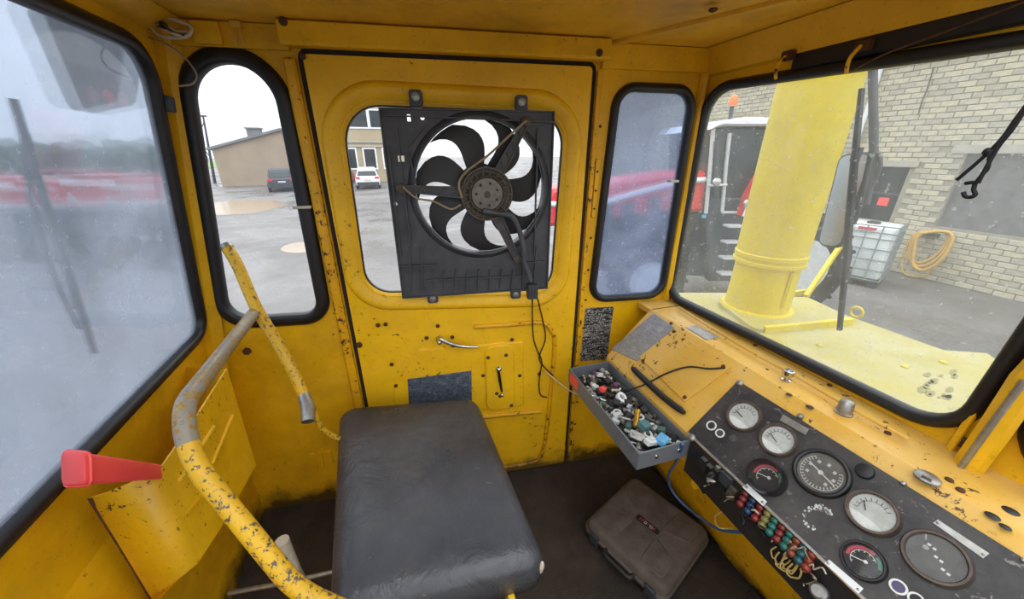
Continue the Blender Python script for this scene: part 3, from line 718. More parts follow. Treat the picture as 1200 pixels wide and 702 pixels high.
mb = MB(); mb.tube(catmull([FB.pp(x, y, S1 + .040) for x, y in ((566, 247), (582, 250), (598, 253), (607, 266), (613, 288), (614, 306), (618, 318), (622, 330))], 5), .0085, 9); cb = obj('cable_sleeve', mb, M['shroud'], fan, 60)
a, b = FB.px(624, 341, S1 + .03); mb = MB(); mb.bevbox(FB, a - .018, a + .018, b - .028, b + .024, S1 + .015, S1 + .040, .004, .003); cn = obj('connector_plug', mb, M['grey_dark'], fan)
for k in range(3): mb = MB(); mb.bevbox(FB, a - .014 + k * .010, a - .008 + k * .010, b - .005, b + .022, S1 + .038, S1 + .043, .001, .001, 1); obj('plug_ridge', mb, M['shroud'], cn)
for pts in (((624, 350), (624, 372), (625, 395), (630, 412), (635, 424), (632, 445), (633, 462), (641, 466)), ((630, 350), (637, 380), (639, 398), (632, 418), (636, 428), (648, 440))):
    mb = MB(); mb.tube(catmull([FB.pp(x, y, DT + .012) for x, y in pts], 5), .0026, 6); obj('plug_wire', mb, M['wire_black'], fan, 60)
# pale wire from the plug across the door to the tray
mb = MB(); mb.tube(catmull([FB.pp(640, 436, .03), FB.pp(652, 446, .04), FB.pp(668, 458, .06), FB.pp(680, 463, .08), hx(686, 461, .60), hx(697, 455, .62)], 5), .0024, 6)
solo('loose_wire', mb, M['wire_white'], 'thin pale wire running from the door to the grey tray', 'wire', None, 60)
# ================================================================== CONSOLE
con = thing('instrument_console', 'yellow console with black instrument panel under the windscreen', 'console', (.85, .5, 0))
Y0, Y1 = -.25, 1.015
XE, ZE = .86, .80
pfx, pfz = FP.p(0, -.238).x, FP.p(0, -.238).z
mb = MB()
prof = [(1.0, ZE - .02), (1.0, ZE), (XE + .004, ZE), (XE, ZE - .003), (pfx + .004, pfz + .003), (pfx, pfz - .004), (pfx + .004, pfz - .10), (pfx + .03, pfz - .12), (.97, pfz - .125)]
mb.rings([[V((x, y, z)) for x, z in prof] for y in (Y1, Y0)]); obj('body', mb, M['yellow_dash'], con, 30)
mb = MB(); mb.box((.93, 1.05, ZE - .01), (.14, .08, .02)); obj('shelf_end', mb, M['yellow_dash'], con)
# kick panel below, with ragged upper edge
mb = MB(); kp = [(.985, 0), (.97, .02), (.86, .42), (.84, .50)]
ys = [Y1 + (Y0 - Y1) * i / 24 for i in range(25)]
mb.rings([[V((x, y, z)) for x, z in kp] + [V((x + .012, y, z)) for x, z in reversed(kp)] for y in ys]); obj('kick_panel', mb, M['yellow_kick'], con, 30)
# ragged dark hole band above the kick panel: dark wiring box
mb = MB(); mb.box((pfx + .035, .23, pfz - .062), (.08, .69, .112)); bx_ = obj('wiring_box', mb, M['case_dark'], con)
# black instrument panel sheet
pa = [FP.px(865, 447), FP.px(806, 513)]
y_l = (.598 + .59) / 2
top_b = FP.px(1030, 545)[1]; 
loop = [(-y_l, FP.px(866, 447)[1]), (-.075, FP.px(1190, 648)[1]), (-.075, -.238), (-y_l, -.238)]
PT = .004
mb = MB(); mb.solid(loop, FP, .0005, PT, .001); pnl = obj('instrument_panel', mb, M['panel'], con)
mb = MB(); mb.bar(FP.p(-y_l, -.238, .001), FP.p(-.075, -.238, .001), .005, .008, FP.n); obj('panel_edge', mb, M['steel'], con)
def pcirc(x, y, wpx, off=PT):
    c = FP.pp(x, y, off); k = 0
    pts = [c + FP.u * (.03 * math.cos(t)) + FP.v * (.03 * math.sin(t)) for t in [i * PI / 12 for i in range(24)]]
    xs = []
    for p in pts:
        d_ = p - CAM; xs.append(600 + FPX * d_.dot(_r) / d_.dot(_f))
    return FP.px(x, y, off), .03 * wpx / (max(xs) - min(xs))
def disc(c, r, z0, z1, mat, parent, name, seg=28):
    mb = MB(); mb.solid(circle(c, r, seg), FP, z0, z1, 0); return obj(name, mb, mat, parent, 40)
def gauge(name, x, y, wpx, bez, dial, needle, nang, style, label, tall=.010):
    c, r = pcirc(x, y, wpx, PT + tall * .6)
    mb = MB(); mb.ring(circle(c, r * .82, 32), FP, [(0, PT), (0, PT + tall * .7), (r * .04, PT + tall), (r * .12, PT + tall), (r * .18, PT + tall * .5), (r * .18, PT)])
    g = obj(name, mb, bez, con, 60); g['label'] = label
    zd = PT + tall * .25
    disc(c, r * .825, PT, zd, dial, g, 'dial')
    def arc(r0, r1, a0, a1, mat, nm, h=.0006):
        k = 20; L = [(c[0] + r0 * r * math.cos(math.radians(a0 + (a1 - a0) * i / k)), c[1] + r0 * r * math.sin(math.radians(a0 + (a1 - a0) * i / k))) for i in range(k + 1)]
        L += [(c[0] + r1 * r * math.cos(math.radians(a1 - (a1 - a0) * i / k)), c[1] + r1 * r * math.sin(math.radians(a1 - (a1 - a0) * i / k))) for i in range(k + 1)]
        mb = MB(); mb.plate([L], FP, zd - .0005, zd + h); obj(nm, mb, mat, g, 0)
    def ticks(n, r0, r1, a0, a1, mat, w_):
        mb = MB()
        for i in range(n):
            an = math.radians(a0 + (a1 - a0) * i / (n - 1)); ca, sa = math.cos(an), math.sin(an)
            mb.bar(FP.p(c[0] + r0 * r * ca, c[1] + r0 * r * sa, zd + .0004), FP.p(c[0] + r1 * r * ca, c[1] + r1 * r * sa, zd + .0004), w_, .0008, FP.n)
        o_ = obj('scale_marks', mb, mat, g, 0)
    if style == 'volt':
        # bright lower left sector over a grey scale
        L = []
        for i in range(21):
            an = math.radians(212 + 116 * i / 20); L.append((c[0] + .80 * r * math.cos(an), c[1] + .80 * r * math.sin(an)))
        L.append((c[0] + .28 * r, c[1] - .34 * r)); L.append((c[0] - .22 * r, c[1] - .36 * r))
        mb = MB(); mb.plate([L], FP, zd - .0005, zd + .0012); obj('cover_sector', mb, M['dial_cream'], g, 0)
        ticks(9, .52, .66, 50, 200, M['ink_black'], .0010); arc(.50, .515, 50, 200, M['ink_black'], 'scale_arc')
    if style == 'tach':
        ticks(25, .58, .70, -220, 40, M['ink_white'], .0012); arc(.70, .715, -220, 40, M['ink_white'], 'scale_arc')
        for i in range(7):
            an = math.radians(215 - 42 * i); p = FP.p(c[0] + .46 * r * math.cos(an), c[1] + .46 * r * math.sin(an), zd + .0004); mb = MB(); mb.box(p, (.005, .006, .0008), (FP.u, FP.v, FP.n)); obj('numeral_mark', mb, M['dial_white'], g, 0)
    if style == 'temp':
        arc(.60, .74, 78, 203, M['ink_red'], 'red_band'); arc(.52, .55, 48, 238, M['ink_white'], 'scale_arc'); ticks(7, .44, .52, 60, 228, M['ink_white'], .0012)
        arc(.60, .74, 18, 68, M['ink_green'], 'green_band')
    if style == 'dark':
        for i in range(6):
            p = FP.p(c[0] + r * (-.35 + .17 * i), c[1] + r * (.28 - .12 * i + .1 * (i % 2)), zd + .0004); mb = MB(); mb.box(p, (.004, .0035, .0008), (FP.u, FP.v, FP.n)); obj('pale_mark', mb, M['ink_white'], g, 0)
    if needle:
        an = math.radians(nang[0]); ca, sa = math.cos(an), math.sin(an); l0, l1 = nang[1], nang[2]; ox, oy = nang[3]
        mb = MB(); mb.bar(FP.p(c[0] + (ox + l0 * ca) * r, c[1] + (oy + l0 * sa) * r, zd + .0022), FP.p(c[0] + (ox + l1 * ca) * r, c[1] + (oy + l1 * sa) * r, zd + .0022), r * .045, .0012, FP.n); obj('needle', mb, needle, g, 0)
        if style != 'volt':
            mb = MB(); mb.solid(circle((c[0] + ox * r, c[1] + oy * r), r * .09, 10), FP, zd, zd + .0035, 0); obj('needle_hub', mb, needle, g)
    mb = MB(); mb.solid(circle(c, r * .815, 28), FP, PT + tall * .62, PT + tall * .66, 0); obj('glass', mb, M['glass_gauge'], g)
    return g
gauge('gauge', 871, 487, 43, M['bezel'], M['dial_white'], M['ink_black'], (168, .0, .5, (.0, -.1)), 'volt', 'white dial gauge nearest the tray')
gauge('gauge', 911, 515, 47, M['bezel'], M['dial_white'], M['ink_black'], (160, .0, .55, (.05, -.15)), 'volt', 'white dial gauge, second from the tray')
gauge('gauge', 897, 558, 46, M['bezel_black'], M['dial_black'], M['ink_white'], (200, -.1, .6, (.1, .06)), 'temp', 'small raised black gauge with red arc near the panel front edge', .028)
gauge('tachometer', 961.5, 553.5, 71, M['bezel_black'], M['dial_grey'], M['ink_white'], (169, -.62, .55, (0, 0)), 'tach', 'large dusty grey gauge with long white needle')
gauge('gauge', 1021.5, 600, 69, M['bezel'], M['dial_white'], M['ink_black'], (130, .0, .45, (-.2, -.1)), 'volt', 'white dial gauge in a wide brown bezel', .014)
gauge('gauge', 1011, 657, 58, M['bezel_black'], M['dial_black'], M['ink_white'], (205, -.1, .62, (.1, .05)), 'temp', 'small black gauge with red and green arc')
gauge('gauge', 1096, 653, 90, M['bezel'], M['dial_dark'], M['steel'], (120, .3, .6, (-.35, .1)), 'dark', 'largest dark dusty gauge', .012)
def pdisc(name, x, y, wpx, prof, mat, parent=con, seg=18):
    c, r = pcirc(x, y, wpx); mb = MB(); mb.lathe(FP.p(c[0], c[1], PT - .001), FP.n, [(q_ * r, h) for q_, h in prof], seg); return obj(name, mb, mat, parent, 50)
RNG = lambda x, y, wpx, mat, inner: (lambda c, r: (obj('socket_ring', (lambda m: (m.ring(circle(c, r * .75, 20), FP, [(0, PT - .001), (0, PT + .003), (r * .25, PT + .003), (r * .25, PT - .001)]), m)[1])(MB()), mat, con, 40), obj('socket_face', (lambda m: (m.solid(circle(c, r * .76, 20), FP, PT - .001, PT + .0012, 0), m)[1])(MB()), inner, con, 40)))(*pcirc(x, y, wpx))
RNG(834, 499, 12, M['ink_white'], M['panel']); RNG(844, 508, 11, M['ink_white'], M['dial_dark'])
RNG(1053, 688, 23, M['ink_white'], plain('purple_lamp_lens', '4a4468', .3)); RNG(1074, 703, 22, M['ink_white'], M['dial_black'])
pdisc('blanking_cap', 1014, 553, 24, [(1, 0), (1, .006), (.9, .009), (.1, .010)], M['bezel_black'])
pdisc('worn_bush', 859, 514, 10, [(1, 0), (.9, .003), (.1, .004)], M['dial_dark'])
for (x, y) in ((867, 449), (938, 488), (1059, 567), (811, 513), (1199, 657)): pdisc('panel_bolt', x, y, 9, [(1, 0), (1, .003), (.7, .007), (.05, .008)], M['steel'], con, 8)
# scraped pale patch: bits of old glue on the panel
def pquad(name, pts, mat, parent=con, h=.002, off=PT):
    L = [FP.px(x, y, off) for x, y in pts]; mb = MB(); mb.solid(L, FP, off - .001, off + h, .0004); return obj(name, mb, mat, parent, 20)
for i in range(75):
    an = math.radians(15 + random.uniform(0, 1) ** 1.4 * 250); rx, ry = random.uniform(.72, 1.08) * 17, random.uniform(.72, 1.08) * 14
    x, y = 958 + rx * math.cos(an), 606 - ry * math.sin(an); s = random.uniform(.7, 2.0)
    pquad('glue_fleck', [(x - s, y - s * .5), (x + s * .4, y - s), (x + s, y + s * .6), (x - s * .3, y + s)], M['dial_grey' if i % 3 == 0 else 'dial_white'], pnl, .0006)
p1 = pquad('label_strip', [(918, 486), (948, 503), (944, 510), (914, 493)], M['steel'])
p2 = pquad('label_strip', [(1099, 609), (1160, 649), (1152, 655), (1093, 613)], M['steel'])
p3 = pquad('edge_strip', [(876, 567), (899, 588), (894, 593), (870, 571)], M['white_paint'])
p4 = pquad('edge_strip', [(972, 656), (1012, 690), (1006, 696), (966, 660)], M['white_paint'])
for (x, y) in ((875, 571), (894, 589), (971, 660), (1006, 691), (1099, 613), (1152, 650)): pdisc('rivet', x, y, 5, [(1, .001), (.8, .004), (.1, .005)], M['steel'], con, 8)
# yellow cover left of the black panel
cov = pquad('cover_plate', [(788, 388), (856, 432), (803, 471), (750, 419)], M['yellow_dash'], con, .0045, .001)
for (x, y) in ((790, 389), (848, 430), (803, 466), (754, 423)): 
    mb = MB(); mb.lathe(FP.pp(x, y, .003), FP.n, [(.0065, 0), (.006, .004), (.002, .005)], 8); obj('screw', mb, M['rust'], cov)
mb = MB(); mb.solid([FP.px(x, y, .002) for x, y in ((766, 367), (790, 384), (746, 423), (716, 409))], FP, 0, .0025, .0006); obj('slope_data_plate', mb, M['plate_silver'], con, 20)
mb = MB(); hp = [FP.pp(x, y, .012) for x, y in ((741, 431), (752, 442), (777, 465), (802, 484))]
mb.tube(catmull(hp, 5), [.006] + [.0095] * 14 + [.006], 10); obj('black_handle', mb, M['rubber'], con, 60)
# shelf things
def sdisc(name, x, y, prof, mat, seg=14, ax=(0, 0, 1)):
    p = hz(x, y, .80); mb = MB(); mb.lathe(p, ax, prof, seg); return obj(name, mb, mat, con, 50)
sdisc('filler_neck', 921, 446, [(.012, 0), (.012, .004), (.006, .006), (.006, .014), (.013, .018), (.013, .030), (.009, .031), (.008, .026)], M['chrome'], 8)
sdisc('cone_knob', 988, 484, [(.017, 0), (.017, .004), (.015, .005), (.013, .030), (.009, .034), (.001, .035)], M['steel'], 14)
for (x, y, r_) in ((924.5, 462.5, .007), (949, 477, .008), (1163, 605, .009), (1184.5, 599, .010), (1178, 618, .007), (899, 433, .004)): sdisc('shelf_hole', x, y, [(r_, .0003), (r_ * .9, .0009)], M['wire_black'], 14)
sdisc('oval_cap', 1086, 561, [(.018, 0), (.018, .004), (.014, .007), (.001, .008)], M['steel'], 16)
mb = MB(); mb.bar(hz(1080, 557, .809), hz(1092, 563, .809), .005, .006); obj('cap_bar', mb, M['steel'], con)
L = [tuple(hz(x, y, .80).to_2d()) for x, y in ((803, 384), (815, 382), (842, 395), (828, 399))]; mb = MB(); mb.solid(L, FZ, .799, .8025, .0005); obj('shelf_plate', mb, M['plate_silver'], con, 20)
for (x, y) in ((1125, 575), (1112, 563), (885, 405), (1040, 508), (972, 452)): sdisc('shelf_screw', x, y, [(.006, 0), (.006, .003), (.002, .005)], M['rust'], 8)
mb = MB(); mb.tube(catmull([hz(x, y, .812) for x, y in ((795, 360), (830, 382), (880, 412), (935, 442), (1000, 480), (1065, 515))], 4), .004, 6); obj('sealant_bead', mb, M['yellow_dash'], con, 60)
# ---- coloured terminal row under the panel front edge
XT0 = pfx - .005
cols_ = ['6e2522', '1c3757', '74231f', '7d7340', '23605a', '6e2220', '215c54', '783824', '175058', '7c2e1e']
XT = pfx - .004
for i, hx_ in enumerate(cols_):
    x, y = 870 + (947 - 870) * i / 9, 590 + (664 - 590) * i / 9
    p = hx(x, y, XT - .012); mat = plain('terminal_paint_' + str(i), hx_, .3, 0, .25, 60)
    mb = MB()
    for j in range(3):
        pj = p + V((.010 * j - .006, .004 * j, .008 * j)); mb.lathe(pj, V((-.5, -.1, -.55)), [(.001, -.008), (.007, -.005), (.009, 0), (.007, .005), (.001, .008)], 10)
    obj('terminal_cap', mb, mat, con, 60)
random.seed(11)
for i in range(22):
    x0 = random.uniform(828, 955); y0 = 552 + (x0 - 828) * .92 + random.uniform(-4, 10)
    pts = [hx(x0, y0, XT - .01)]
    for j in range(4): x0 += random.uniform(-9, 10); y0 += random.uniform(-3, 9); pts.append(hx(x0, y0, XT - random.uniform(.0, .025)))
    mb = MB(); mb.tube(catmull(pts, 4), random.choice((.0014, .002)), 5); obj('wire', mb, M[random.choice(['wire_black', 'wire_tan', 'wire_white', 'wire_black', 'grey_dark'])], con, 60)
for i in range(5):
    cx, cy = 912 + i * 5 + random.uniform(-4, 4), 650 + i * 4 + random.uniform(-3, 3)
    pts = [hx(cx + random.uniform(6, 11) * math.cos(t), cy + random.uniform(6, 12) * math.sin(t), XT - .012 - .002 * i) for t in [j * .55 for j in range(9)]]
    mb = MB(); mb.tube(catmull(pts, 3), .0016, 5); obj('wire', mb, M['wire_yellow'], con, 60)
# relays and clips on the dark wiring face
for (x, y, w_, h_, mt_) in ((823, 545, .03, .02, 'case_dark'), (835, 556, .012, .006, 'steel'), (842, 549, .010, .012, 'steel'), (851, 562, .03, .03, 'grey_dark'), (858, 577, .02, .03, 'motor_dark'), (826, 538, .014, .004, 'steel'), (833, 546, .014, .004, 'steel')):
    p = hx(x, y, XT - .004); mb = MB(); mb.box(p, (.012, w_, h_)); obj('relay', mb, M[mt_], con)
p = hx(832, 562, XT - .01); mb = MB(); mb.lathe(p, (-1, 0, 0), [(.012, -.004), (.012, .004), (.008, .005), (.008, 0)], 14); obj('cable_gland', mb, M['grey_dark'], con)
mb = MB(); p = hx(962, 695, XT - .01); mb.lathe(p, (-.6, 0, .6), [(.014, 0), (.014, .02), (.010, .024)], 14); obj('ribbed_plug', mb, M['steel'], con)
# ragged burnt edge of the kick panel: dark scraps
for i in range(14):
    x = 815 + i * 10.5; y = 566 + i * 9.6 + random.uniform(-5, 5); p = hx(x, y, .80); mb = MB(); s = random.uniform(.01, .022)
    mb.solid(rpoly([(-s, -s * .6), (s * .3, -s), (s, .2 * s), (s * .2, s), (-s * .8, s * .5)], .002, 2), Frame(p, (0, -1, 0), (.25, 0, .97)), -.002, .002, .0005); obj('torn_sheet', mb, M['case_dark'] if i % 3 else M['yellow_kick'], con)
# cables
mb = MB(); mb.tube(catmull([hx(800, 520, .66), hx(793, 540, .68), hx(784, 556, .72), hx(786, 572, .76), hx(800, 590, .78), hx(825, 610, .78), hx(845, 621, .77), hx(870, 624, .76), hx(893, 628, .74)], 6), .0042, 8)
solo('blue_cable', mb, M['wire_blue'], 'blue cable hanging from the grey tray to the wiring under the panel', 'cable', None, 60)
mb = MB(); mb.tube(catmull([FP.pp(850, 431, .006), FP.pp(830, 432, .012), FP.pp(806, 430, .016), FP.pp(780, 438, .014), FP.pp(757, 450, .014), hx(735, 458, .655), hx(715, 466, .62), hx(700, 462, .60)], 6), .0028, 7)
solo('black_cable', mb, M['wire_black'], 'thin black cable draped over the yellow cover into the tray', 'cable', None, 60)
mb = MB(); mb.tube(catmull([hx(848, 598, .76), hx(838, 606, .75), hx(842, 618, .76), hx(858, 620, .77), hx(870, 622, .76)], 5), .0022, 6)
solo('cream_wire', mb, M['wire_yellow'], 'short cream wire loop beside the terminals', 'wire', None, 60)
# ================================================================== TRAY WITH HARDWARE
TZ = .615
c4 = [hz(676, 434, TZ), hz(742, 536, TZ), hz(801, 516, TZ), hz(716, 424, TZ)]
tx0 = (c4[0].x + c4[1].x) / 2; tx1 = pfx - .003; ty0 = (c4[1].y + c4[2].y) / 2; ty1 = .995
tray = thing('parts_tray', 'long grey sheet metal tray hung on the console front', 'tray', ((tx0 + tx1) / 2, .8, .55))
TB = TZ - .055
mb = MB(); mb.box(((tx0 + tx1) / 2, (ty0 + ty1) / 2, TB), (tx1 - tx0, ty1 - ty0, .003)); obj('bottom', mb, M['tray'], tray)
mb = MB(); mb.box((tx0, (ty0 + ty1) / 2, (TB + TZ) / 2), (.003, ty1 - ty0, TZ - TB)); obj('side', mb, M['tray'], tray)
mb = MB(); mb.box((tx1, (ty0 + ty1) / 2, (TB + TZ) / 2), (.003, ty1 - ty0, TZ - TB)); obj('side', mb, M['tray'], tray)
mb = MB(); mb.box(((tx0 + tx1) / 2, ty0, (TB + TZ) / 2), (tx1 - tx0, .003, TZ - TB)); e_ = obj('end', mb, M['tray'], tray)
for k in (.35, .8): mb = MB(); mb.lathe((tx0 + (tx1 - tx0) * k, ty0 - .0015, TB + .03), (0, -1, 0), [(.006, 0), (.005, .003), (.001, .004)], 8); obj('rivet', mb, M['chrome'], e_)
mb = MB(); mb.box(((tx0 + tx1) / 2, ty1, (TB + TZ) / 2), (tx1 - tx0, .003, TZ - TB)); obj('end', mb, M['tray'], tray)
mb = MB(); mb.tube(fillet([V((tx1, ty0, TZ)), V((tx0, ty0, TZ)), V((tx0, ty1, TZ)), V((tx1, ty1, TZ))], .02), .003, 6); obj('rolled_rim', mb, M['tray'], tray, 60)
mb = MB(); mb.box((tx0 - .003, ty1 - .045, TZ - .022), (.004, .055, .034)); obj('red_tape', mb, M['red_plastic'], tray)
random.seed(21)
kinds = {
 'socket': ('steel', 'small dull steel socket in the grey tray', 'socket'),
 'bolt': ('steel', 'loose steel bolt in the grey tray', 'bolt'),
 'dark_bolt': ('motor_dark', 'loose blackened bolt in the grey tray', 'bolt'),
 'relay': ('case_dark', 'small black relay cube in the grey tray', 'relay'),
 'fuse': ('wire_white', 'pale ceramic fuse in the grey tray', 'fuse'),
 'bulb': ('chrome', 'tiny chrome lamp bulb in the grey tray', 'bulb'),
 'washer': ('dial_white', 'pale ring washer in the grey tray', 'washer'),
 'connector': ('dial_white', 'small white plastic connector in the grey tray', 'connector'),
 'green_connector': ('g', 'small dark green connector in the grey tray', 'connector'),
 'purple_cap': ('p', 'small purple plastic cap in the grey tray', 'cap'),
}
M['g'] = plain('green_plastic', '4c6a5c', .5); M['p'] = plain('purple_plastic', '6a4468', .5)
M['gold'] = plain('brass_metal', 'c39a3e', .35, .8); M['blue_plastic'] = plain('light_blue_plastic', '5aa0cc', .4); M['teal'] = plain('teal_plastic', '4a7276', .5)
def hw(kind):
    m = MB()
    if kind == 'socket': m.lathe((0, 0, 0), (1, 0, 0), [(.006, -.011), (.008, -.010), (.008, .0), (.0095, .003), (.0095, .011), (.006, .011), (.005, .004)], 10)
    elif 'bolt' in kind: m.lathe((0, 0, 0), (1, 0, 0), [(.008, -.016), (.008, -.010)], 6); m.lathe((0, 0, 0), (1, 0, 0), [(.004, -.010), (.004, .016), (.002, .018)], 8)
    elif kind == 'relay': m.bevbox(FZ, -.011, .011, -.010, .010, -.009, .009, .002, .002); m.box((.004, 0, -.012), (.002, .006, .008)); m.box((-.004, 0, -.012), (.002, .006, .008))
    elif kind == 'fuse': m.lathe((0, 0, 0), (1, 0, 0), [(.005, -.014), (.005, -.009), (.0035, -.009), (.0035, .009), (.005, .009), (.005, .014)], 8)
    elif kind == 'bulb': m.lathe((0, 0, 0), (1, 0, 0), [(.004, -.012), (.004, 0), (.007, .005), (.007, .010), (.002, .015)], 10)
    elif kind == 'washer': m.ring(circle((0, 0), .007, 14), FZ, [(0, -.002), (0, .002), (.006, .002), (.006, -.002)])
    elif 'connector' in kind: m.bevbox(FZ, -.014, .008, -.008, .008, -.006, .006, .002, .0015); m.box((.011, .004, 0), (.008, .003, .003)); m.box((.011, -.004, 0), (.008, .003, .003))
    elif kind == 'purple_cap': m.lathe((0, 0, 0), (1, 0, 0), [(.009, -.010), (.009, .004), (.006, .010), (.001, .012)], 10)
    return m
protos = {}
order = list(kinds) + ['socket', 'bolt', 'dark_bolt', 'relay', 'connector', 'fuse']
def tray_item(name, mesh_o, pos, rot, label, cat, group): 
    mesh_o.location = pos; mesh_o.rotation_euler = rot; mesh_o['label'] = label; mesh_o['category'] = cat
    if group: mesh_o['group'] = group
mb = MB(); nx_, ny_ = 8, 22; g0 = len(mb.v)
vs = [V((tx0 + .003 + (tx1 - tx0 - .006) * i / nx_, ty0 + .003 + (ty1 - ty0 - .006) * j / ny_, TB + .016 + random.uniform(-.007, .012))) for j in range(ny_ + 1) for i in range(nx_ + 1)]
mb.add(vs, [(j * (nx_ + 1) + i, j * (nx_ + 1) + i + 1, (j + 1) * (nx_ + 1) + i + 1, (j + 1) * (nx_ + 1) + i) for j in range(ny_) for i in range(nx_)])
o_ = solo('hardware_scraps', mb, plain('dark_mixed_scrap', '4a463f', .5, .3, .6, 160), 'dark layer of tiny mixed scraps filling the grey tray', 'scraps', None, 0); o_['kind'] = 'stuff'
for i in range(135):
    k = order[i % len(order)] if i < 32 else random.choice(order)
    mt_, lb_, ct_ = kinds[k]
    if k not in protos:
        protos[k] = obj(k, hw(k), M[mt_], None, 40, (0, 0, 0)); o_ = protos[k]
    else: o_ = protos[k].copy(); COL.objects.link(o_)
    lay = i % 3
    tx = random.uniform(tx0 + .018, tx1 - .02); ty = random.uniform(ty0 + .02, ty1 - .03)
    edge = min(tx - tx0, tx1 - tx, .05) / .05
    tz = TB + .026 + lay * .011 * edge
    wh_ = 'far end of' if ty > ty0 + (ty1 - ty0) * .66 else ('near end of' if ty < ty0 + (ty1 - ty0) * .33 else 'middle of')
    sd_ = 'on the open side' if tx < (tx0 + tx1) / 2 else 'on the console side'
    lb_ = lb_.replace('in the', 'at the ' + wh_ + ' the') + ' ' + sd_
    tray_item(k, o_, (tx, ty, tz), (random.uniform(-.5, .5), random.uniform(-.4, .4), random.uniform(0, 6.28)), lb_, ct_, k.replace('_', ' ') + ' pieces in the tray')
def trayobj(name, m, mat, x, y, rot, label, cat):
    p = hz(x, y, TB + .056); o_ = obj(name, m, M[mat], None, 40, (0, 0, 0)); tray_item(name, o_, p, rot, label, cat, None)
m_ = MB(); m_.bevbox(FZ, -.018, .018, -.014, .014, -.008, .008, .003, .002); trayobj('blue_box', m_, 'blue_plastic', 776, 515, (.2, .1, .5), 'light blue plastic box at the near end of the grey tray', 'box')
m_ = MB(); m_.lathe((0, 0, 0), (1, 0, 0), [(.006, -.028), (.008, -.024), (.008, .016), (.010, .018), (.010, .026), (.004, .028)], 12); trayobj('brass_nozzle', m_, 'gold', 746, 490, (0, -.3, .9), 'shiny brass nozzle in the middle of the grey tray', 'nozzle')
m_ = MB(); m_.bevbox(FZ, -.018, .014, -.013, .013, -.008, .008, .003, .002); m_.box((.018, .005, 0), (.008, .004, .006)); trayobj('teal_switch', m_, 'teal', 756, 498, (.2, .2, .2), 'teal plastic switch beside the brass nozzle', 'switch')
m_ = MB(); m_.bevbox(FZ, -.010, .012, -.009, .009, -.006, .006, .002, .0015); m_.box((.015, 0, 0), (.006, .01, .004)); trayobj('red_connector', m_, 'red_plastic', 706, 456, (.1, .2, .4), 'small red connector at the far end of the grey tray', 'connector')
m_ = MB(); m_.ring(circle((0, 0), .010, 18), FZ, [(0, -.006), (0, .006), (.007, .006), (.007, -.006)]); trayobj('tape_roll', m_, 'white_paint', 728, 466, (.5, .3, 0), 'white ring of tape in the grey tray', 'tape')
m_ = MB(); m_.bevbox(FZ, -.022, .022, -.012, .012, -.004, .004, .006, .002); m_.lathe((-.01, 0, .003), (0, 0, 1), [(.006, 0), (.005, .003)], 10); trayobj('steel_bracket', m_, 'steel', 747, 511, (.3, .2, -.7), 'flat steel bracket at the near end of the grey tray', 'bracket')
m_ = MB(); m_.bevbox(FZ, -.020, .020, -.010, .010, -.007, .007, .003, .002); m_.box((0, 0, .008), (.02, .008, .004)); trayobj('grey_clip', m_, 'dial_white', 763, 517, (.1, .3, .2), 'pale grey clip beside the light blue box', 'clip')
# ================================================================== TOOL CASE
ct = [hz(x, y, .085) for x, y in ((678, 603), (751, 563), (841, 623), (771, 690))]
cm = sum(ct, V()) / 4; uu = ((ct[2] - ct[1]) + (ct[3] - ct[0])); uu.z = 0; uu.normalize(); vv = V((0, 0, 1)).cross(uu)
lu = ((ct[2] - ct[1]).length + (ct[3] - ct[0]).length) / 2; lv_ = ((ct[0] - ct[3]).dot(vv) + (ct[1] - ct[2]).dot(vv)) / 2
# footprint axes: u along the side receding from the handle, v along the handle side
e_h = (ct[3] - ct[0]); e_h.z = 0; hl = e_h.length; e_h.normalize()       # handle side runs ct0 -> ct3
e_d = V((0, 0, 1)).cross(e_h); dl = (((ct[1] - ct[0]) + (ct[2] - ct[3])) / 2).dot(e_d)
FC = Frame(V((cm.x, cm.y, 0)), e_h, e_d); hl2, dl2 = hl / 2, dl / 2
case = thing('tool_case', 'dusty black plastic tool case lying on the floor', 'case', (cm.x, cm.y, 0))
out = rpoly([(-hl2, -dl2), (hl2, -dl2), (hl2, dl2), (-hl2, dl2)], .035, 5)
mb = MB(); mb.rings([[FC.p(a, b, z) for a, b in offset(out, o)] for o, z in ((-.012, 0), (-.004, .006), (0, .034), (.004, .036), (.004, .042))]); obj('base_shell', mb, M['case_dark'], case, 50)
mb = MB(); mb.rings([[FC.p(a, b, z) for a, b in offset(out, o)] for o, z in ((.004, .043), (.005, .050), (0, .053), (-.003, .074), (-.010, .083), (-.018, .086), (-.03, .086))]); lid = obj('lid', mb, M['case'], case, 50)
for sx_ in (-1, 1):
    for sy in (-1, 1):
        L = rpoly([(sx_ * hl2 * .26, sy * dl2 * .10), (sx_ * hl2 * .80, sy * dl2 * .30), (sx_ * hl2 * .80, sy * dl2 * .80), (sx_ * hl2 * .30, sy * dl2 * .80)], .012, 4)
        mb = MB(); mb.solid(L, FC, .085, .0895, .003); obj('lid_panel', mb, M['case'], lid, 40)
mb = MB(); mb.solid(rpoly([(-.045, -.012), (.045, -.012), (.045, .014), (-.045, .014)], .008, 4), FC, .085, .0885, .002); obj('badge_pad', mb, M['case_dark'], lid, 40)
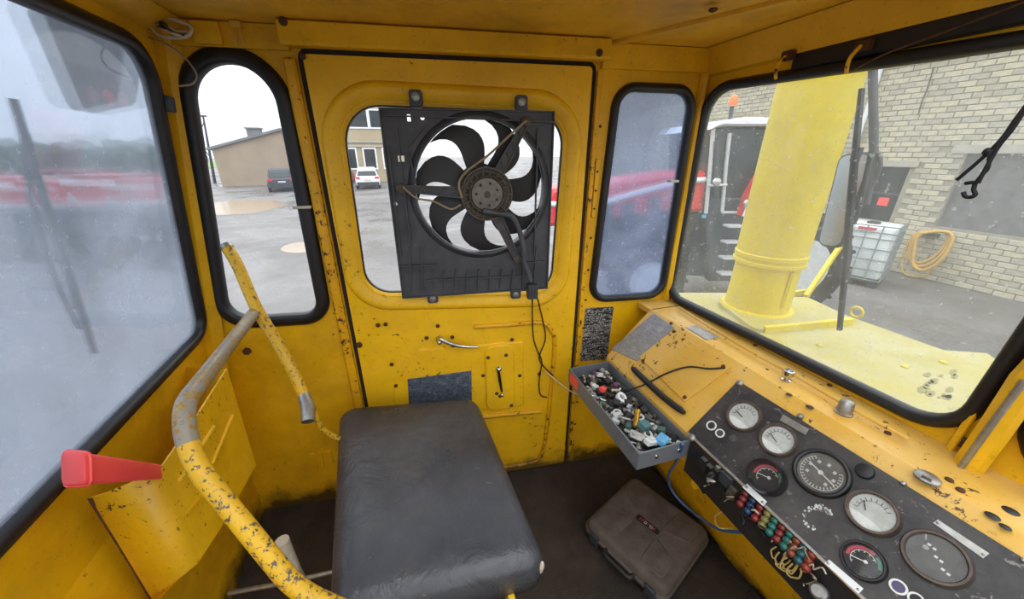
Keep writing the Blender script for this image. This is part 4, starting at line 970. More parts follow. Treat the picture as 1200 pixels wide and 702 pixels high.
# red and white script strokes of the badge, too small to read
strokes = [[(-.030, -.006), (-.028, .006), (-.022, -.004), (-.016, .007)], [(-.012, -.005), (-.010, .004), (-.004, .004), (-.005, -.005), (-.011, -.005)], [(.000, -.005), (.001, .005), (.007, .003)], [(.010, -.004), (.010, .005), (.017, .005), (.018, -.004), (.011, -.005)], [(.022, -.005), (.023, .005), (.029, .003)]]
for i, s_ in enumerate(strokes):
    mb = MB(); mb.tube([FC.p(a, b, .0889) for a, b in s_], .0012, 5); obj('badge_stroke', mb, M['ink_red'] if i % 2 == 0 else M['wire_white'], lid, 60)
mb = MB(); hp_ = [FC.p(a, b, .045) for a, b in ((-.055, -dl2 + .004), (-.050, -dl2 - .020), (.050, -dl2 - .020), (.055, -dl2 + .004))]
mb.tube(fillet(hp_, .014), .009, 8); obj('carry_handle', mb, M['case_dark'], case, 60)
for a in (-.105, .115):
    mb = MB(); mb.bevbox(Frame(FC.p(a, -dl2 - .002, .045), FC.u, V((0, 0, 1))), -.018, .018, -.022, .022, 0, .009, .004, .003); obj('latch', mb, M['grey_dark'], case)
mb = MB(); mb.ring(offset(out, .004), FC, [(0, .038), (.004, .040), (.004, .047), (0, .049)]); obj('parting_rim', mb, M['case_dark'], case, 50)
# ================================================================== OVERHEAD BRACKETS AND WIRES
wb = thing('wiring_bundle', 'tangled wires and clips in the upper left corner of the cab', 'wires', FB.pp(195, 35, .05))
mb = MB(); 
for i in range(5):
    pts = [FB.pp(172 + i * 9 + random.uniform(-3, 3), 24 + i * 3 + random.uniform(-5, 5), .06 + random.uniform(-.02, .02)) for i in range(6)]
    mb = MB(); mb.tube(catmull(pts, 4), .003, 6); obj('wire', mb, M[['wire_tan', 'wire_black', 'wire_white', 'grey_dark', 'wire_tan'][i]], wb, 60)
mb = MB(); mb.tube(catmull([FB.pp(x, y, .05) for x, y in ((128, 2), (145, 12), (152, 28), (165, 40), (196, 52), (215, 66), (230, 86), (226, 98), (210, 101))], 5), .0022, 6); obj('loop_wire', mb, M['wire_tan'], wb, 60)
mb = MB(); mb.tube(catmull([FB.pp(x, y, .05) for x, y in ((176, 30), (178, 20), (190, 20), (212, 26), (224, 32), (220, 42), (200, 44), (184, 40), (176, 30))], 4), .004, 6); obj('tie_loop', mb, M['wire_white'], wb, 60)
a, b = FB.px(243, 38, .02); mb = MB(); mb.bevbox(FB, a - .03, a + .03, b - .025, b + .022, .016, .030, .003, .002); cl = solo('overhead_bracket', mb, M['yellow'], 'yellow folded bracket above the narrow left window', 'bracket')
hk = thing('overhead_hook', 'forked yellow clip hanging above the narrow left window', 'clip', FB.pp(281, 40, .03))
for s_ in (-1, 1):
    mb = MB(); mb.bar(FB.pp(278 + s_ * 1.5, 30, .03), FB.pp(281 + s_ * 5, 52, .045), .006, .004, FB.n); obj('prong', mb, M['yellow_dash'], hk)
mb = MB(); mb.bevbox(FB, *(lambda p: (p[0] - .012, p[0] + .012, p[1] - .008, p[1] + .008))(FB.px(278, 30, .02)), .016, .034, .002, .002); obj('base', mb, M['yellow_dash'], hk)
a, b = FB.px(197, 122, .03); mb = MB(); mb.bevbox(Frame(FL.pp(198, 122, .02), FL.u, FL.v), -.014, .014, -.018, .018, -.01, .008, .004, .002); solo('dark_clip', mb, M['grey_dark'], 'small dark clip on the corner post left of the narrow window', 'clip')
def hbracket(x, y, label):
    t_ = thing('header_hook', label, 'hook', hx(x, y, .975)); p = hx(x, y, .972)
    mb = MB(); mb.bevbox(Frame(p, (0, -1, 0), (0, 0, 1)), -.014, .014, -.009, .012, -.012, .004, .003, .002); obj('plate', mb, M['rust'], t_)
    mb = MB(); mb.tube(catmull([p + V((-.004, 0, 0)), p + V((-.02, .002, -.02)), p + V((-.016, .006, -.036)), p + V((-.004, .012, -.046))], 4), .004, 7); obj('hook', mb, M['yellow_worn'], t_, 60)
hbracket(922, 66, 'rusty hook on the header nearer the corner post'); hbracket(1010, 54, 'rusty hook on the header above the wiper')
mb = MB(); mb.tube(catmull([hx(1000, 82, .955), hx(1040, 62, .955), hx(1100, 40, .955), hx(1180, 10, .955), hx(1230, -10, .955)], 5), .0018, 6); solo('header_cable', mb, M['rust'], 'thin cable strung along the header above the windscreen', 'cable', None, 60)
# black cord with hook hanging in front of the windscreen
cd = thing('bungee_cord', 'knotted black cord with a plastic hook hanging before the windscreen', 'cord', hx(1150, 200, .93))
CX = .93
mb = MB(); mb.tube(catmull([hx(x, y, CX) for x, y in ((1205, 120), (1190, 140), (1176, 160), (1160, 177), (1140, 195), (1121, 211))], 5), .0028, 7); obj('cord', mb, M['wire_black'], cd, 60)
mb = MB(); mb.tube(catmull([hx(x, y, CX - .006) for x, y in ((1203, 126), (1186, 152), (1170, 172), (1156, 196), (1146, 215))], 5), .0028, 7); obj('cord', mb, M['wire_black'], cd, 60)
mb = MB(); mb.tube(catmull([hx(x, y, CX - .004) for x, y in ((1160, 177), (1158, 196), (1150, 206), (1143, 215))], 5), .0028, 7); obj('cord', mb, M['wire_black'], cd, 60)
mb = MB(); mb.lathe(hx(1158, 178, CX), (0, -.4, 1), [(.001, -.007), (.006, -.004), (.007, 0), (.006, .004), (.001, .007)], 8); obj('knot', mb, M['wire_black'], cd, 60)
mb = MB(); mb.tube(catmull([hx(x, y, CX) for x, y in ((1131, 215), (1142, 214), (1141, 222), (1143, 228), (1138, 231), (1131, 230), (1129, 225))], 4), .0032, 7); obj('hook', mb, M['wire_black'], cd, 60)
# ================================================================== OUTSIDE
GZ = -1.5
fh = V((math.sin(YAW), math.cos(YAW), 0))
def at(x, y, D):
    d = ray(x, y); return CAM + d * (D / d.dot(fh))
def facing(D): return Frame(V((0, 0, 0)) + fh * D, _r, (0, 0, 1))
def mat_ground():
    m, t, b = newmat('wet_gravelly_yard')
    c = mixc(t, ramp(t, noise(t, .25, 6, .65, 'World'), [(.35, 0.0), (.65, 1.0)]), '565453', '73706e')
    c = mixc(t, ramp(t, noise(t, 3, 5, .7, 'World'), [(.5, 0.0), (.75, .6)]), c, '4c4a49')
    c = mixc(t, ramp(t, noise(t, 30, 3, .6, 'World'), [(.6, 0.0), (.7, .5)]), c, 'a3a09a')
    t.links.new(c, b.inputs['Base Color'])
    t.links.new(ramp(t, noise(t, .5, 4, .6, 'World'), [(.4, .25), (.6, .75)]), b.inputs['Roughness'])
    bump(t, b, noise(t, 12, 4, .7, 'World'), .3, .02); return m
mb = MB(); mb.box((0, 60, GZ - .1), (360, 320, .2)); struct('ground', mb, mat_ground(), 'wet grey gravelly yard outside the cab')
M['puddle'] = plain('muddy_puddle', '8f7d66', .22, 0, .1, 1); M['grass'] = plain('grass_green', '6f8a4a', .9, 0, .4, 4)
def puddle(pts, label):
    L = rpoly([tuple(hz(x, y, GZ).to_2d()) for x, y in pts], 1.2, 5); mb = MB(); mb.solid(L, FZ, GZ - .01, GZ + .006, 0); solo('puddle', mb, M['puddle'], label, 'puddle')
puddle(((240, 236), (320, 234), (338, 240), (300, 250), (248, 253)), 'broad tan puddle in front of the gable building')
puddle(((325, 290), (358, 281), (366, 296), (335, 297)), 'smaller tan puddle nearer the narrow left window')
mb = MB(); mb.solid([tuple(hz(x, y, GZ).to_2d()) for x, y in ((150, 200), (262, 196), (256, 190), (150, 192))], FZ, GZ, GZ + .05, .01)
g_ = solo('grass_verge', mb, M['grass'], 'strip of green grass left of the gable building', 'grass'); g_['kind'] = 'stuff'
# ------------------------------------------------------------------ white brick wall
M['mortar'] = plain('grey_mortar', '958f80', .9, 0, .2, 6)
M['brick_a'] = plain('pale_silicate_brick', 'b5af9b', .85, 0, .15, 7); M['brick_b'] = plain('greyer_silicate_brick', 'a7a28f', .85, 0, .15, 7); M['brick_c'] = plain('cream_silicate_brick', 'bcb59c', .85, 0, .15, 7)
M['concrete'] = plain('pale_concrete', 'a8a498', .9, 0, .15, 5); M['infill'] = plain('dark_grey_infill', '6c6b6c', .85, 0, .25, 5)
XW = 12.0
W1 = (1.2, 5.08, -.27, 1.31); W2 = (5.95, 6.95, -.33, 1.0)
mb = MB(); FW = Frame((XW, 0, 0), (0, -1, 0), (0, 0, 1))
mb.plate([[(-20, GZ), (2, GZ), (2, 5.0), (-20, 5.0)]] + [[(-b, c), (-a, c), (-a, d), (-b, d)] for a, b, c, d in (W1, W2)], FW, -.3, 0)
bw = solo('brick_wall', mb, M['mortar'], 'long pale brick wall of the building right of the cab', 'building')
def cell(y, z): return (y, z)
bricks = []
CH, BW = .118, .30
for r_i in range(62):
    z = GZ + .059 + r_i * CH
    if z > 4.6: break
    yy = -1.8 + (r_i % 2) * BW / 2
    while yy < 15.5:
        y0, y1 = yy - BW / 2, yy + BW / 2
        bad = any(y1 > a + .03 and y0 < b - .03 and z > c - .04 and z < d + .04 for a, b, c, d in (W1, W2)) or (1.30 < z < 1.50 and y0 < 5.35)
        if not bad: bricks.append((yy + random.uniform(-.005, .005), z + random.uniform(-.003, .003), random.uniform(0, .010)))
        yy += BW
def inview(y, z):
    d = V((XW, y, z)) - CAM; zz = d.dot(_f); x_, y_ = 600 + FPX * d.dot(_r) / zz, 351 - FPX * d.dot(_u) / zz
    return 1032 < x_ < 1205 and 40 < y_ < 345
near = sorted([b for b in bricks if inview(b[0], b[1])], key=lambda b: b[0] ** 2 + (XW) ** 2 + (b[1] - EYE) ** 2)[:300]
ns = set(near); bm_ = {}
def brick_mesh(mt):
    m = MB(); m.solid([(-.143, -.052), (.143, -.052), (.143, .052), (-.143, .052)], Frame((0, 0, 0), (0, -1, 0), (0, 0, 1)), -.005, .018, .008); return m
pr_ = []
for b in near:
    k = random.randrange(3)
    if len(pr_) < 3: o_ = obj('brick', brick_mesh(0), [M['brick_a'], M['brick_b'], M['brick_c']][len(pr_)], bw, 0, (0, 0, 0)); pr_.append(o_)
    else: o_ = pr_[k].copy(); COL.objects.link(o_); o_.parent = bw
    o_.location = V((XW - b[2], b[0], b[1])) - WL[bw.name]
mb = MB()
for b in bricks:
    if b in ns: continue
    mb.mi = random.randrange(3); mb.box((XW - .008 - b[2], b[0], b[1]), (.03, .286, .104))
o_ = obj('far_bricks', mb, [M['brick_a'], M['brick_b'], M['brick_c']], bw, 0); o_['kind'] = 'stuff'
mb = MB(); mb.box((XW + .12, (W1[0] + W1[1]) / 2, (W1[2] + W1[3]) / 2), (.05, W1[1] - W1[0], W1[3] - W1[2])); obj('blocked_window', mb, M['infill'], bw)
mb = MB(); mb.box((XW + .12, (W2[0] + W2[1]) / 2, (W2[2] + W2[3]) / 2), (.05, W2[1] - W2[0], W2[3] - W2[2])); wi = obj('small_window', mb, M['black_glass'], bw)
mb = MB(); mb.box((XW + .06, (W2[0] + W2[1]) / 2, .35), (.06, W2[1] - W2[0], .05)); obj('glazing_bar', mb, M['grey_dark'], wi)
mb = MB(); mb.box((XW + .06, 6.25, .15), (.03, .22, .2)); obj('red_notice', mb, M['red_plastic'], wi)
mb = MB(); mb.box((XW - .01, 3.2, 1.40), (.08, 4.25, .17)); obj('lintel', mb, M['concrete'], bw)
mb = MB(); mb.box((XW - .01, 6.45, 1.07), (.08, 1.3, .14)); obj('lintel', mb, M['concrete'], bw)
mb = MB(); mb.box((XW + .2, 6.8, 5.05), (1.2, 22, .15)); obj('eaves', mb, M['grey_dark'], bw)
mb = MB(); p = hx(1031, 85, 11.85); mb.tube([V((11.85, p.y, GZ)), V((11.85, p.y, 4.9))], .05, 10); solo('downpipe', mb, M['white_paint'], 'white downpipe on the pale brick wall beside the mirror post', 'pipe', None, 60)
mb = MB(); mb.tube(catmull([hx(x, y, 11.94) for x, y in ((1094, 79), (1087, 103), (1080, 120), (1076, 135))], 4), .012, 6); solo('wall_cable', mb, M['grey_dark'], 'dark cable running down the upper brick wall', 'cable', None, 60)
# hose coil on the wall
ho = thing('hose_coil', 'coiled yellow hose hanging on the pale brick wall', 'hose', hx(1085, 320, 11.85))
M['hose'] = plain('yellow_hose', 'c8a04c', .6, 0, .15, 8)
hp_ = [(1078, 273), (1100, 271), (1113, 274), (1112, 285), (1102, 300), (1088, 310), (1076, 312), (1068, 306), (1069, 292), (1072, 279)]
for k in range(3):
    pts = [hx(x + (k - 1) * 2.2, y + (k - 1) * (y - 270) * .10, 11.80 - k * .04) for x, y in hp_]
    mb = MB(); mb.tube(catmull(pts + [pts[0]], 4), .035, 7); obj('coil', mb, M['hose'], ho, 60)
mb = MB(); mb.tube(catmull([hx(x, y, 11.8) for x, y in ((1066, 280), (1059, 300), (1058, 318), (1072, 324), (1086, 322), (1098, 306))], 5), .02, 6); obj('loose_end', mb, M['hose'], ho, 60)
mb = MB(); mb.box(hx(1088, 274, 11.9), (.2, .35, .06)); obj('hanger', mb, M['grey_dark'], ho)
# ------------------------------------------------------------------ IBC tank
ib = thing('tank_tote', 'white plastic tank in a grey wire cage by the brick wall', 'tank', (10.5, 5.2, GZ))
FI = Frame((9.83, 5.19, GZ), (math.sin(.35), -math.cos(.35), 0), (0, 0, 1)); M['cage'] = plain('galvanised_bar', '8f9694', .5, .3, .15, 8); M['tankwhite'] = plain('white_tank_plastic', 'd6dedd', .5, 0, .06, 3)
mb = MB(); mb.solid(rpoly([(-.47, .17), (.47, .17), (.47, 1.34), (-.47, 1.34)], .07, 5), FI, -.96, -.03, .05, .05); obj('tank', mb, M['tankwhite'], ib, 50)
for a in (-.5, -.25, 0, .25, .5): mb = MB(); mb.tube([FI.p(a, .15, 0), FI.p(a, 1.36, 0)], .012, 6); obj('cage_bar', mb, M['cage'], ib, 60)
for b in (.17, .40, .63, .86, 1.09, 1.22, 1.36): mb = MB(); mb.tube([FI.p(-.5, b, -.99), FI.p(-.5, b, .012), FI.p(.5, b, .012), FI.p(.5, b, -.99)], .013, 6); obj('cage_hoop', mb, M['cage'], ib, 60)
for c in (-.25, -.5, -.75, -.98):
    for a in (-.5, .5): mb = MB(); mb.tube([FI.p(a, .15, c), FI.p(a, 1.36, c)], .012, 6); obj('cage_bar', mb, M['cage'], ib, 60)
for a in (-.4, 0, .4): mb = MB(); mb.box(FI.p(a, .05, -.5), (1.0, .14, .10), (FI.n, FI.u, FI.v)); obj('pallet_runner', mb, M['grey_dark'], ib)
mb = MB(); mb.box(FI.p(0, .13, -.5), (1.0, 1.0, .04), (FI.n, FI.u, FI.v)); obj('pallet_deck', mb, M['grey_dark'], ib)
mb = MB(); mb.box(FI.p(.0, 1.29, .02), (.01, .3, .06), (FI.n, FI.u, FI.v)); obj('red_label', mb, M['ink_red'], ib)
mb = MB(); mb.lathe(FI.p(0, 1.33, -.5), (0, 0, 1), [(.12, 0), (.12, .05), (.09, .06)], 14); obj('screw_cap', mb, M['grey_dark'], ib)
# ------------------------------------------------------------------ crane deck and column
M['smear_reflection'] = plain('olive_reflection', '857f4e', .7, 0, .3, 40)
dk = thing('vehicle_deck', 'faded yellow deck of the vehicle outside the windscreen', 'deck', (1.5, .8, .2))
L = [(1.045, .05), (2.02, .05), (2.0, .42), (2.2, .62), (2.06, .69), (2.06, 1.36), (1.5, 1.54), (1.045, 1.62)]
mb = MB(); mb.solid(L, FZ, .545, .60, .008); obj('deck_plate', mb, M['deck'], dk)
mb = MB(); mb.solid(offset(L, -.06), FZ, -.4, .545, 0); obj('body', mb, M['lemon'], dk)
bpl = rpoly([tuple(hz(x, y, .62).to_2d()) for x, y in ((840, 352), (945, 348), (1000, 374), (885, 386))], .03, 4)
mb = MB(); mb.solid(bpl, FZ, .598, .625, .006); obj('base_plate', mb, M['deck'], dk)
mb = MB(); mb.bar(hz(895, 387, .61), hz(998, 377, .61), .02, .035); obj('weld_bar', mb, M['lemon'], dk)
mb = MB(); p = hz(1003, 368, .63); mb.tube([p + V((0, .025 * math.cos(t), .025 * math.sin(t) + .01)) for t in [i * PI / 6 for i in range(12)]], .006, 6, closed=True); obj('lifting_eye', mb, M['lemon'], dk, 60)
for (x, y) in ((1060, 430), (1105, 425), (960, 405), (1030, 470)): mb = MB(); mb.lathe(hz(x, y, .60), (0, 0, 1), [(.012, 0), (.012, .004), (.006, .008)], 6); obj('deck_bolt', mb, M['lemon'], dk)
for k in range(16):  # smeared glass reflection painted onto the deck as olive flecks
    x, y = 1098 + random.uniform(-22, 26), 450 + random.uniform(-14, 16); s_ = random.uniform(2, 7)
    L = [tuple(hz(x + s_ * math.cos(t) * random.uniform(.6, 1.2), y + s_ * .6 * math.sin(t) * random.uniform(.6, 1.2), .60).to_2d()) for t in [q_ * PI / 4 for q_ in range(8)]]
    mb = MB(); mb.solid(L, FZ, .598, .6015, 0); obj('reflection_fleck', mb, M['smear_reflection'], dk, 0)
cb_ = hz(884, 362, .62); cbx, cby = cb_.x + .03, cb_.y + .02
bm = thing('boom_column', 'lemon yellow round column standing on the vehicle deck', 'column', (cbx, cby, .62))
mb = MB(); mb.lathe((cbx, cby, .62), (0, 0, 1), [(.16, 0), (.155, .012), (.138, .014), (.134, .20), (.134, .235)], 32); obj('lower_tube', mb, M['lemon'], bm, 50)
mb = MB(); mb.lathe((cbx, cby, .855), (0, 0, 1), [(.130, 0), (.150, .002), (.150, .016), (.144, .018), (.144, .030), (.148, .034), (.148, .05), (.143, .055)], 32); obj('flange', mb, M['lemon'], bm, 40)
mb = MB(); mb.lathe((cbx, cby, .90), (0, 0, 1), [(.143, 0), (.141, .8), (.139, 1.9)], 32); obj('upper_tube', mb, M['lemon'], bm, 50)
mb = MB(); dirc = (V((cbx, cby, 0)) - V((0, 0, 0))).normalized(); sd = V((dirc.y, -dirc.x, 0)); pp_ = V((cbx, cby, .70)) + sd * .10 - dirc * .092; mb.box(pp_ + V((0, 0, .06)), (.012, .02, .17), (sd, dirc, V((0, 0, 1)))); obj('side_rib', mb, M['lemon'], bm)
mb = MB(); mb.bar(at(985, 288, 2.0), hz(944, 348, .62), .02, .035); mb.bar(hz(925, 345, .62), hz(944, 342, .62), .02, .03); solo('deck_strut', mb, M['lemon'], 'slanted yellow strut behind the column on the deck', 'strut')
# ------------------------------------------------------------------ exterior mirror
mr = thing('wing_mirror', 'tall exterior mirror on a dark post outside the windscreen', 'mirror', hx(985, 290, 1.45))
MX = 1.45
FM = Frame((MX, 0, 0), (0, -1, 0), (0, 0, 1))
ml = rpoly([FM.px(x, y) for x, y in ((984, 180), (1027, 177), (987, 292), (957, 288))], .03, 5)
mb = MB(); mb.solid(ml, FM, -.03, .004, .006, .02); obj('housing', mb, M['grey_dark'], mr, 50)
mm_, mt_, mbs = newmat('mirror_glass'); mbs.inputs['Base Color'].default_value = lin('b4bcc0'); mbs.inputs['Metallic'].default_value = 1
mt_.links.new(ramp(mt_, noise(mt_, 8, 4), [(.3, .12), (.7, .3)]), mbs.inputs['Roughness'])
mb = MB(); mb.solid(offset(ml, -.008), FM, .004, .006, 0); obj('mirror_glass', mb, mm_, mr, 30)
mb = MB(); mb.tube([hx(1023, 60, MX), hx(1023, 100, MX), hx(1024, 178, MX), hx(1020, 210, MX), hx(1014, 240, MX)], .012, 8); obj('post', mb, M['grey_dark'], mr, 60)
mb = MB(); mb.tube(catmull([hx(x, y, MX) for x, y in ((1024, 176), (1031, 184), (1030, 200), (1018, 225), (1010, 240))], 4), .006, 8); obj('bracket', mb, M['grey_dark'], mr, 60)
mb = MB(); mb.tube([V((MX, hx(1023, 60, MX).y, hx(1023, 60, MX).z)), V((1.02, hx(1023, 60, MX).y - .05, 1.62))], .012, 8); obj('arm', mb, M['grey_dark'], mr, 60)
# ------------------------------------------------------------------ wipers
def wiper(name, fr, off, blade, arm, label, r_=.006):
    t_ = thing(name, label, 'wiper', fr.pp(*blade[-1], off))
    mb = MB(); a, b = fr.pp(*blade[0], off), fr.pp(*blade[-1], off)
    mid = [fr.pp(x, y, off) for x, y in blade]
    mb.tube(catmull(mid, 4), [r_ * (.55 + .45 * math.sin(PI * min(1, max(0, i / (4 * (len(mid) - 1)))))) for i in range(4 * (len(mid) - 1) + 1)], 6); obj('blade', mb, M['rubber'], t_, 30)
    mb = MB(); mb.tube([p - fr.n * .006 for p in mid], r_ * .5, 6); obj('carrier', mb, M['grey_dark'], t_, 60)
    mb = MB(); mb.tube(catmull([fr.pp(x, y, off - .012) for x, y in arm], 4), r_ * .7, 7); obj('arm', mb, M['grey_dark'], t_, 60)
    for k in (.25, .5, .75):
        p = a.lerp(b, k) - fr.n * .006; mb = MB(); mb.box(p, (r_ * 1.6, .03, r_ * 1.6), (fr.u, fr.v, fr.n)); obj('claw', mb, M['steel'] if k == .5 else M['grey_dark'], t_)
    return t_
wiper('wiper', FR, -.03, [(1009, 104), (1002, 180), (996, 250), (990, 320), (983, 387)], [(1022, 176), (1010, 230), (1000, 262), (997, 250)], 'black wiper on the windscreen in front of the mirror', .0085)
wiper('wiper', FL, -.03, [(18, 116), (40, 190), (64, 270), (90, 345), (113, 414)], [(24, 150), (38, 240), (66, 330), (92, 385)], 'black wiper outside the hazy side window', .0055)
# ------------------------------------------------------------------ housing above the hazy window
lh = thing('work_lamp', 'grey lamp housing hanging outside the top of the hazy window', 'lamp', FL.pp(120, 130, -.25))
q = [FL.px(x, y, -.25) for x, y in ((62, 10), (172, 52), (162, 124), (112, 135), (97, 98))]
mb = MB(); mb.solid(rpoly(q, .02, 3), FL, -.31, -.25, .012, .01); obj('housing', mb, M['grey_dark'], lh, 50)
c_ = FL.px(126, 114, -.25); mb = MB(); mb.solid(circle(c_, .02, 16), FL, -.25, -.243, .002); obj('red_lens', mb, M['red_paint'], lh)
mb = MB(); mb.tube([FL.pp(150, 40, -.32), FL.pp(150, 40, -.32) + V((.1, 0, .35))], .02, 8); obj('stem', mb, M['grey_dark'], lh, 60)
# ------------------------------------------------------------------ red tractor
FT = facing(6.2)
def tp(x, y, off=0): return FT.px(x, y, off)
tr_ = thing('red_tractor', 'red tractor with dark cab and white roof parked beside the wall', 'tractor', FT.p(tp(800, 300)[0], GZ))
def tbox(name, pts, c0, c1, mat, bev=.02, r=0, parent=tr_, off=None):
    L = [tp(x, y) for x, y in pts]; L = rpoly(L, r, 4) if r else L
    mb = MB(); mb.solid(L, FT, c0, c1, bev); return obj(name, mb, mat, parent, 40)
hood = tbox('hood', ((640, 238), (648, 222), (708, 220), (735, 211), (792, 203), (842, 200), (842, 250), (790, 250), (640, 268)), -1.0, -.1, M['red_paint'], .06, .06)
tbox('side_grille', ((660, 238), (722, 238), (719, 272), (660, 276)), -.2, -.075, M['grey_dark'], .01, .02, hood)
tbox('side_grille', ((762, 232), (778, 229), (774, 264), (758, 266)), -.2, -.075, M['grey_dark'], .01, .02, hood)
tbox('side_grille', ((730, 240), (748, 236), (742, 268), (726, 270)), -.2, -.075, M['grey_dark'], .01, .02, hood)
mb = MB(); mb.tube(catmull([FT.p(*tp(x, y), -.09) for x, y in ((645, 240), (690, 240), (712, 237), (740, 229), (770, 221), (800, 214), (840, 210))], 4), .045, 8); obj('silver_stripe', mb, M['white_paint'], hood, 60)
tbox('engine_block', ((660, 262), (850, 250), (850, 330), (665, 320)), -.9, -.25, M['grey_dark'])
mb = MB(); c_ = tp(762, 309); 
def wheel(cx, cz, R_, wdt, c1, name):
    o_ = FT.p(cx, cz, c1); mb = MB()
    mb.lathe(o_, -FT.n, [(R_ * .55, 0), (R_ * .9, -.02), (R_, .05), (R_, wdt - .05), (R_ * .9, wdt), (R_ * .5, wdt)], 32); wo_ = obj(name, mb, M['tyre'], tr_, 40)
    mb = MB(); mb.lathe(o_ + FT.n * .0, -FT.n, [(R_ * .56, -.01), (R_ * .50, .0), (R_ * .42, .10), (R_ * .2, .10), (R_ * .16, .02), (.01, .02)], 28); obj('rim', mb, M['rim'], wo_, 40)
    for k in range(20):
        a = 2 * PI * k / 20; p = FT.p(cx + R_ * math.cos(a), cz + R_ * math.sin(a), c1 - wdt / 2)
        mb = MB(); mb.box(p, (.07, wdt * .9, .05), (FT.u * math.cos(a) + FT.v * math.sin(a), FT.n, FT.v * math.cos(a) - FT.u * math.sin(a))); obj('tread_lug', mb, M['tyre'], wo_, 0)
    return wo_
wheel(c_[0], GZ + .68, .66, .45, .12, 'front_wheel')
wheel(tp(930, 300)[0], GZ + .95, .93, .6, .2, 'rear_wheel')
cabp = tbox('cab_body', ((826, 232), (920, 232), (925, 330), (832, 330)), -1.7, .0, M['grey_dark'], .03)
mb = MB(); L = [tp(x, y) for x, y in ((834, 150), (928, 150), (930, 245), (827, 245))]; mb.solid(L, FT, -1.6, -.03, .02); obj('cab_glass', mb, M['black_glass'], tr_, 30)
for pts in (((855, 156), (851, 190), (846, 248)), ((836, 150), (832, 200), (827, 250)), ((926, 150), (928, 245))):
    mb = MB(); mb.tube([FT.p(*tp(x, y), .0) for x, y in pts], .032, 8); obj('cab_post', mb, M['rim'], tr_, 60)
mb = MB(); mb.tube([FT.p(*tp(x, y), .0) for x, y in ((845, 249), (868, 249))], .025, 8); obj('door_sill', mb, M['rim'], tr_, 60)
tbox('roof', ((830, 152), (840, 142), (868, 138), (930, 138), (932, 148), (845, 148)), -1.75, .08, M['white_paint'], .03)
fe = MB(); L = [tp(x, y) for x, y in ((862, 251), (872, 226), (884, 206), (900, 193), (930, 190), (930, 252))]; fe.solid(L, FT, -.4, .22, .03); fd = obj('fender', fe, M['red_paint'], tr_, 40)
mb = MB(); mb.tube(catmull([FT.p(*tp(x, y), .22) for x, y in ((862, 251), (872, 226), (884, 206), (900, 193), (930, 189))], 4), .02, 7); obj('fender_edge', mb, M['white_paint'], fd, 60)
for (x, y) in ((852, 262), (849, 280), (846, 298), (844, 316)): p = FT.p(*tp(x, y), .2); mb = MB(); mb.box(p, (.26, .18, .03), (FT.u, FT.n, FT.v)); obj('step', mb, M['rim'], tr_)
mb = MB(); mb.tube([FT.p(*tp(867, 144), -.3), FT.p(*tp(871, 122), -.3)], .03, 8); be = obj('beacon_stem', mb, M['grey_dark'], tr_, 60)
M['amber'] = plain('amber_beacon', 'e0763a', .25, 0, .1, 8)
mb = MB(); mb.lathe(FT.p(*tp(871.5, 121), -.3), (0, 0, 1), [(.06, 0), (.065, .03), (.06, .12), (.03, .15), (.005, .155)], 14); obj('beacon_lamp', mb, M['amber'], be, 50)
mb = MB(); mb.tube([FT.p(*tp(838, 230), .05), FT.p(*tp(838, 165), .05)], .035, 10); obj('exhaust', mb, M['grey_dark'], tr_, 60)
for (x, y) in ((831, 212), (866, 236)): mb = MB(); mb.lathe(FT.p(*tp(x, y), .24), FT.n, [(.05, -.04), (.07, 0), (.06, .02), (.01, .03)], 12); obj('work_light', mb, M['chrome'], tr_, 50)
mb = MB(); mb.tube([FT.p(*tp(826, 217), .1), FT.p(*tp(848, 216), .1)], .02, 7); obj('grab_bar', mb, M['rim'], tr_, 60)
mb = MB(); mb.box(FT.p(*tp(823, 253), .05), (.06, .04, .05), (FT.u, FT.n, FT.v)); obj('blue_cap', mb, M['blue_plastic'], tr_)
# ------------------------------------------------------------------ far buildings
M['beige'] = plain('beige_render', '9c8c78', .9, 0, .12, .8); M['beige2'] = plain('pale_sand_render', 'a89a80', .9, 0, .1, .7); M['roofgrey'] = plain('grey_roof', '77787a', .8, 0, .2, 1)
YG = 39.6; FG = Frame((0, YG, 0), (1, 0, 0), (0, 0, 1))
def gp(x, y): return FG.px(x, y)
gl_, pk_, gr_ = gp(248, 175), gp(329, 153), gp(331, 219)
gb = thing('gable_building', 'plain beige gable building seen through the narrow left window', 'building', (-9, YG + 5, GZ))
xl, xp = gl_[0], pk_[0]; xr = xp + (xp - xl) * .55; zr = pk_[1] - (pk_[1] - gl_[1]) * .55
mb = MB(); mb.solid([(xl, GZ), (xr, GZ), (xr, zr), (xp, pk_[1]), (xl, gl_[1])], FG, -12, 0, 0); obj('wall', mb, M['beige'], gb, 0)
mb = MB(); mb.rings([[FG.p(a, b, c) for a, b in ((xl - .3, gl_[1] - .08), (xp, pk_[1]), (xr + .3, zr - .1), (xr + .3, zr + .1), (xp, pk_[1] + .2), (xl - .3, gl_[1] + .12))] for c in (.25, -12.2)]); obj('roof', mb, M['roofgrey'], gb, 0)
cc = gp(291, 160); mb = MB(); mb.box(FG.p(cc[0], cc[1] + .25, -2), (1.0, 1.0, .95)); mb.box(FG.p(cc[0], cc[1] + .75, -2), (1.2, 1.2, .1)); obj('chimney', mb, M['roofgrey'], gb, 0)
YH = 41.0; FH = Frame((0, YH, 0), (1, 0, 0), (0, 0, 1))
hb_ = thing('house_block', 'two storey sand coloured building with white framed windows behind the white car', 'building', (4, YH + 5, GZ))
x0 = FH.px(396, 180)[0]
HW_ = FH.px(478, 180)[0] - x0
mb = MB()
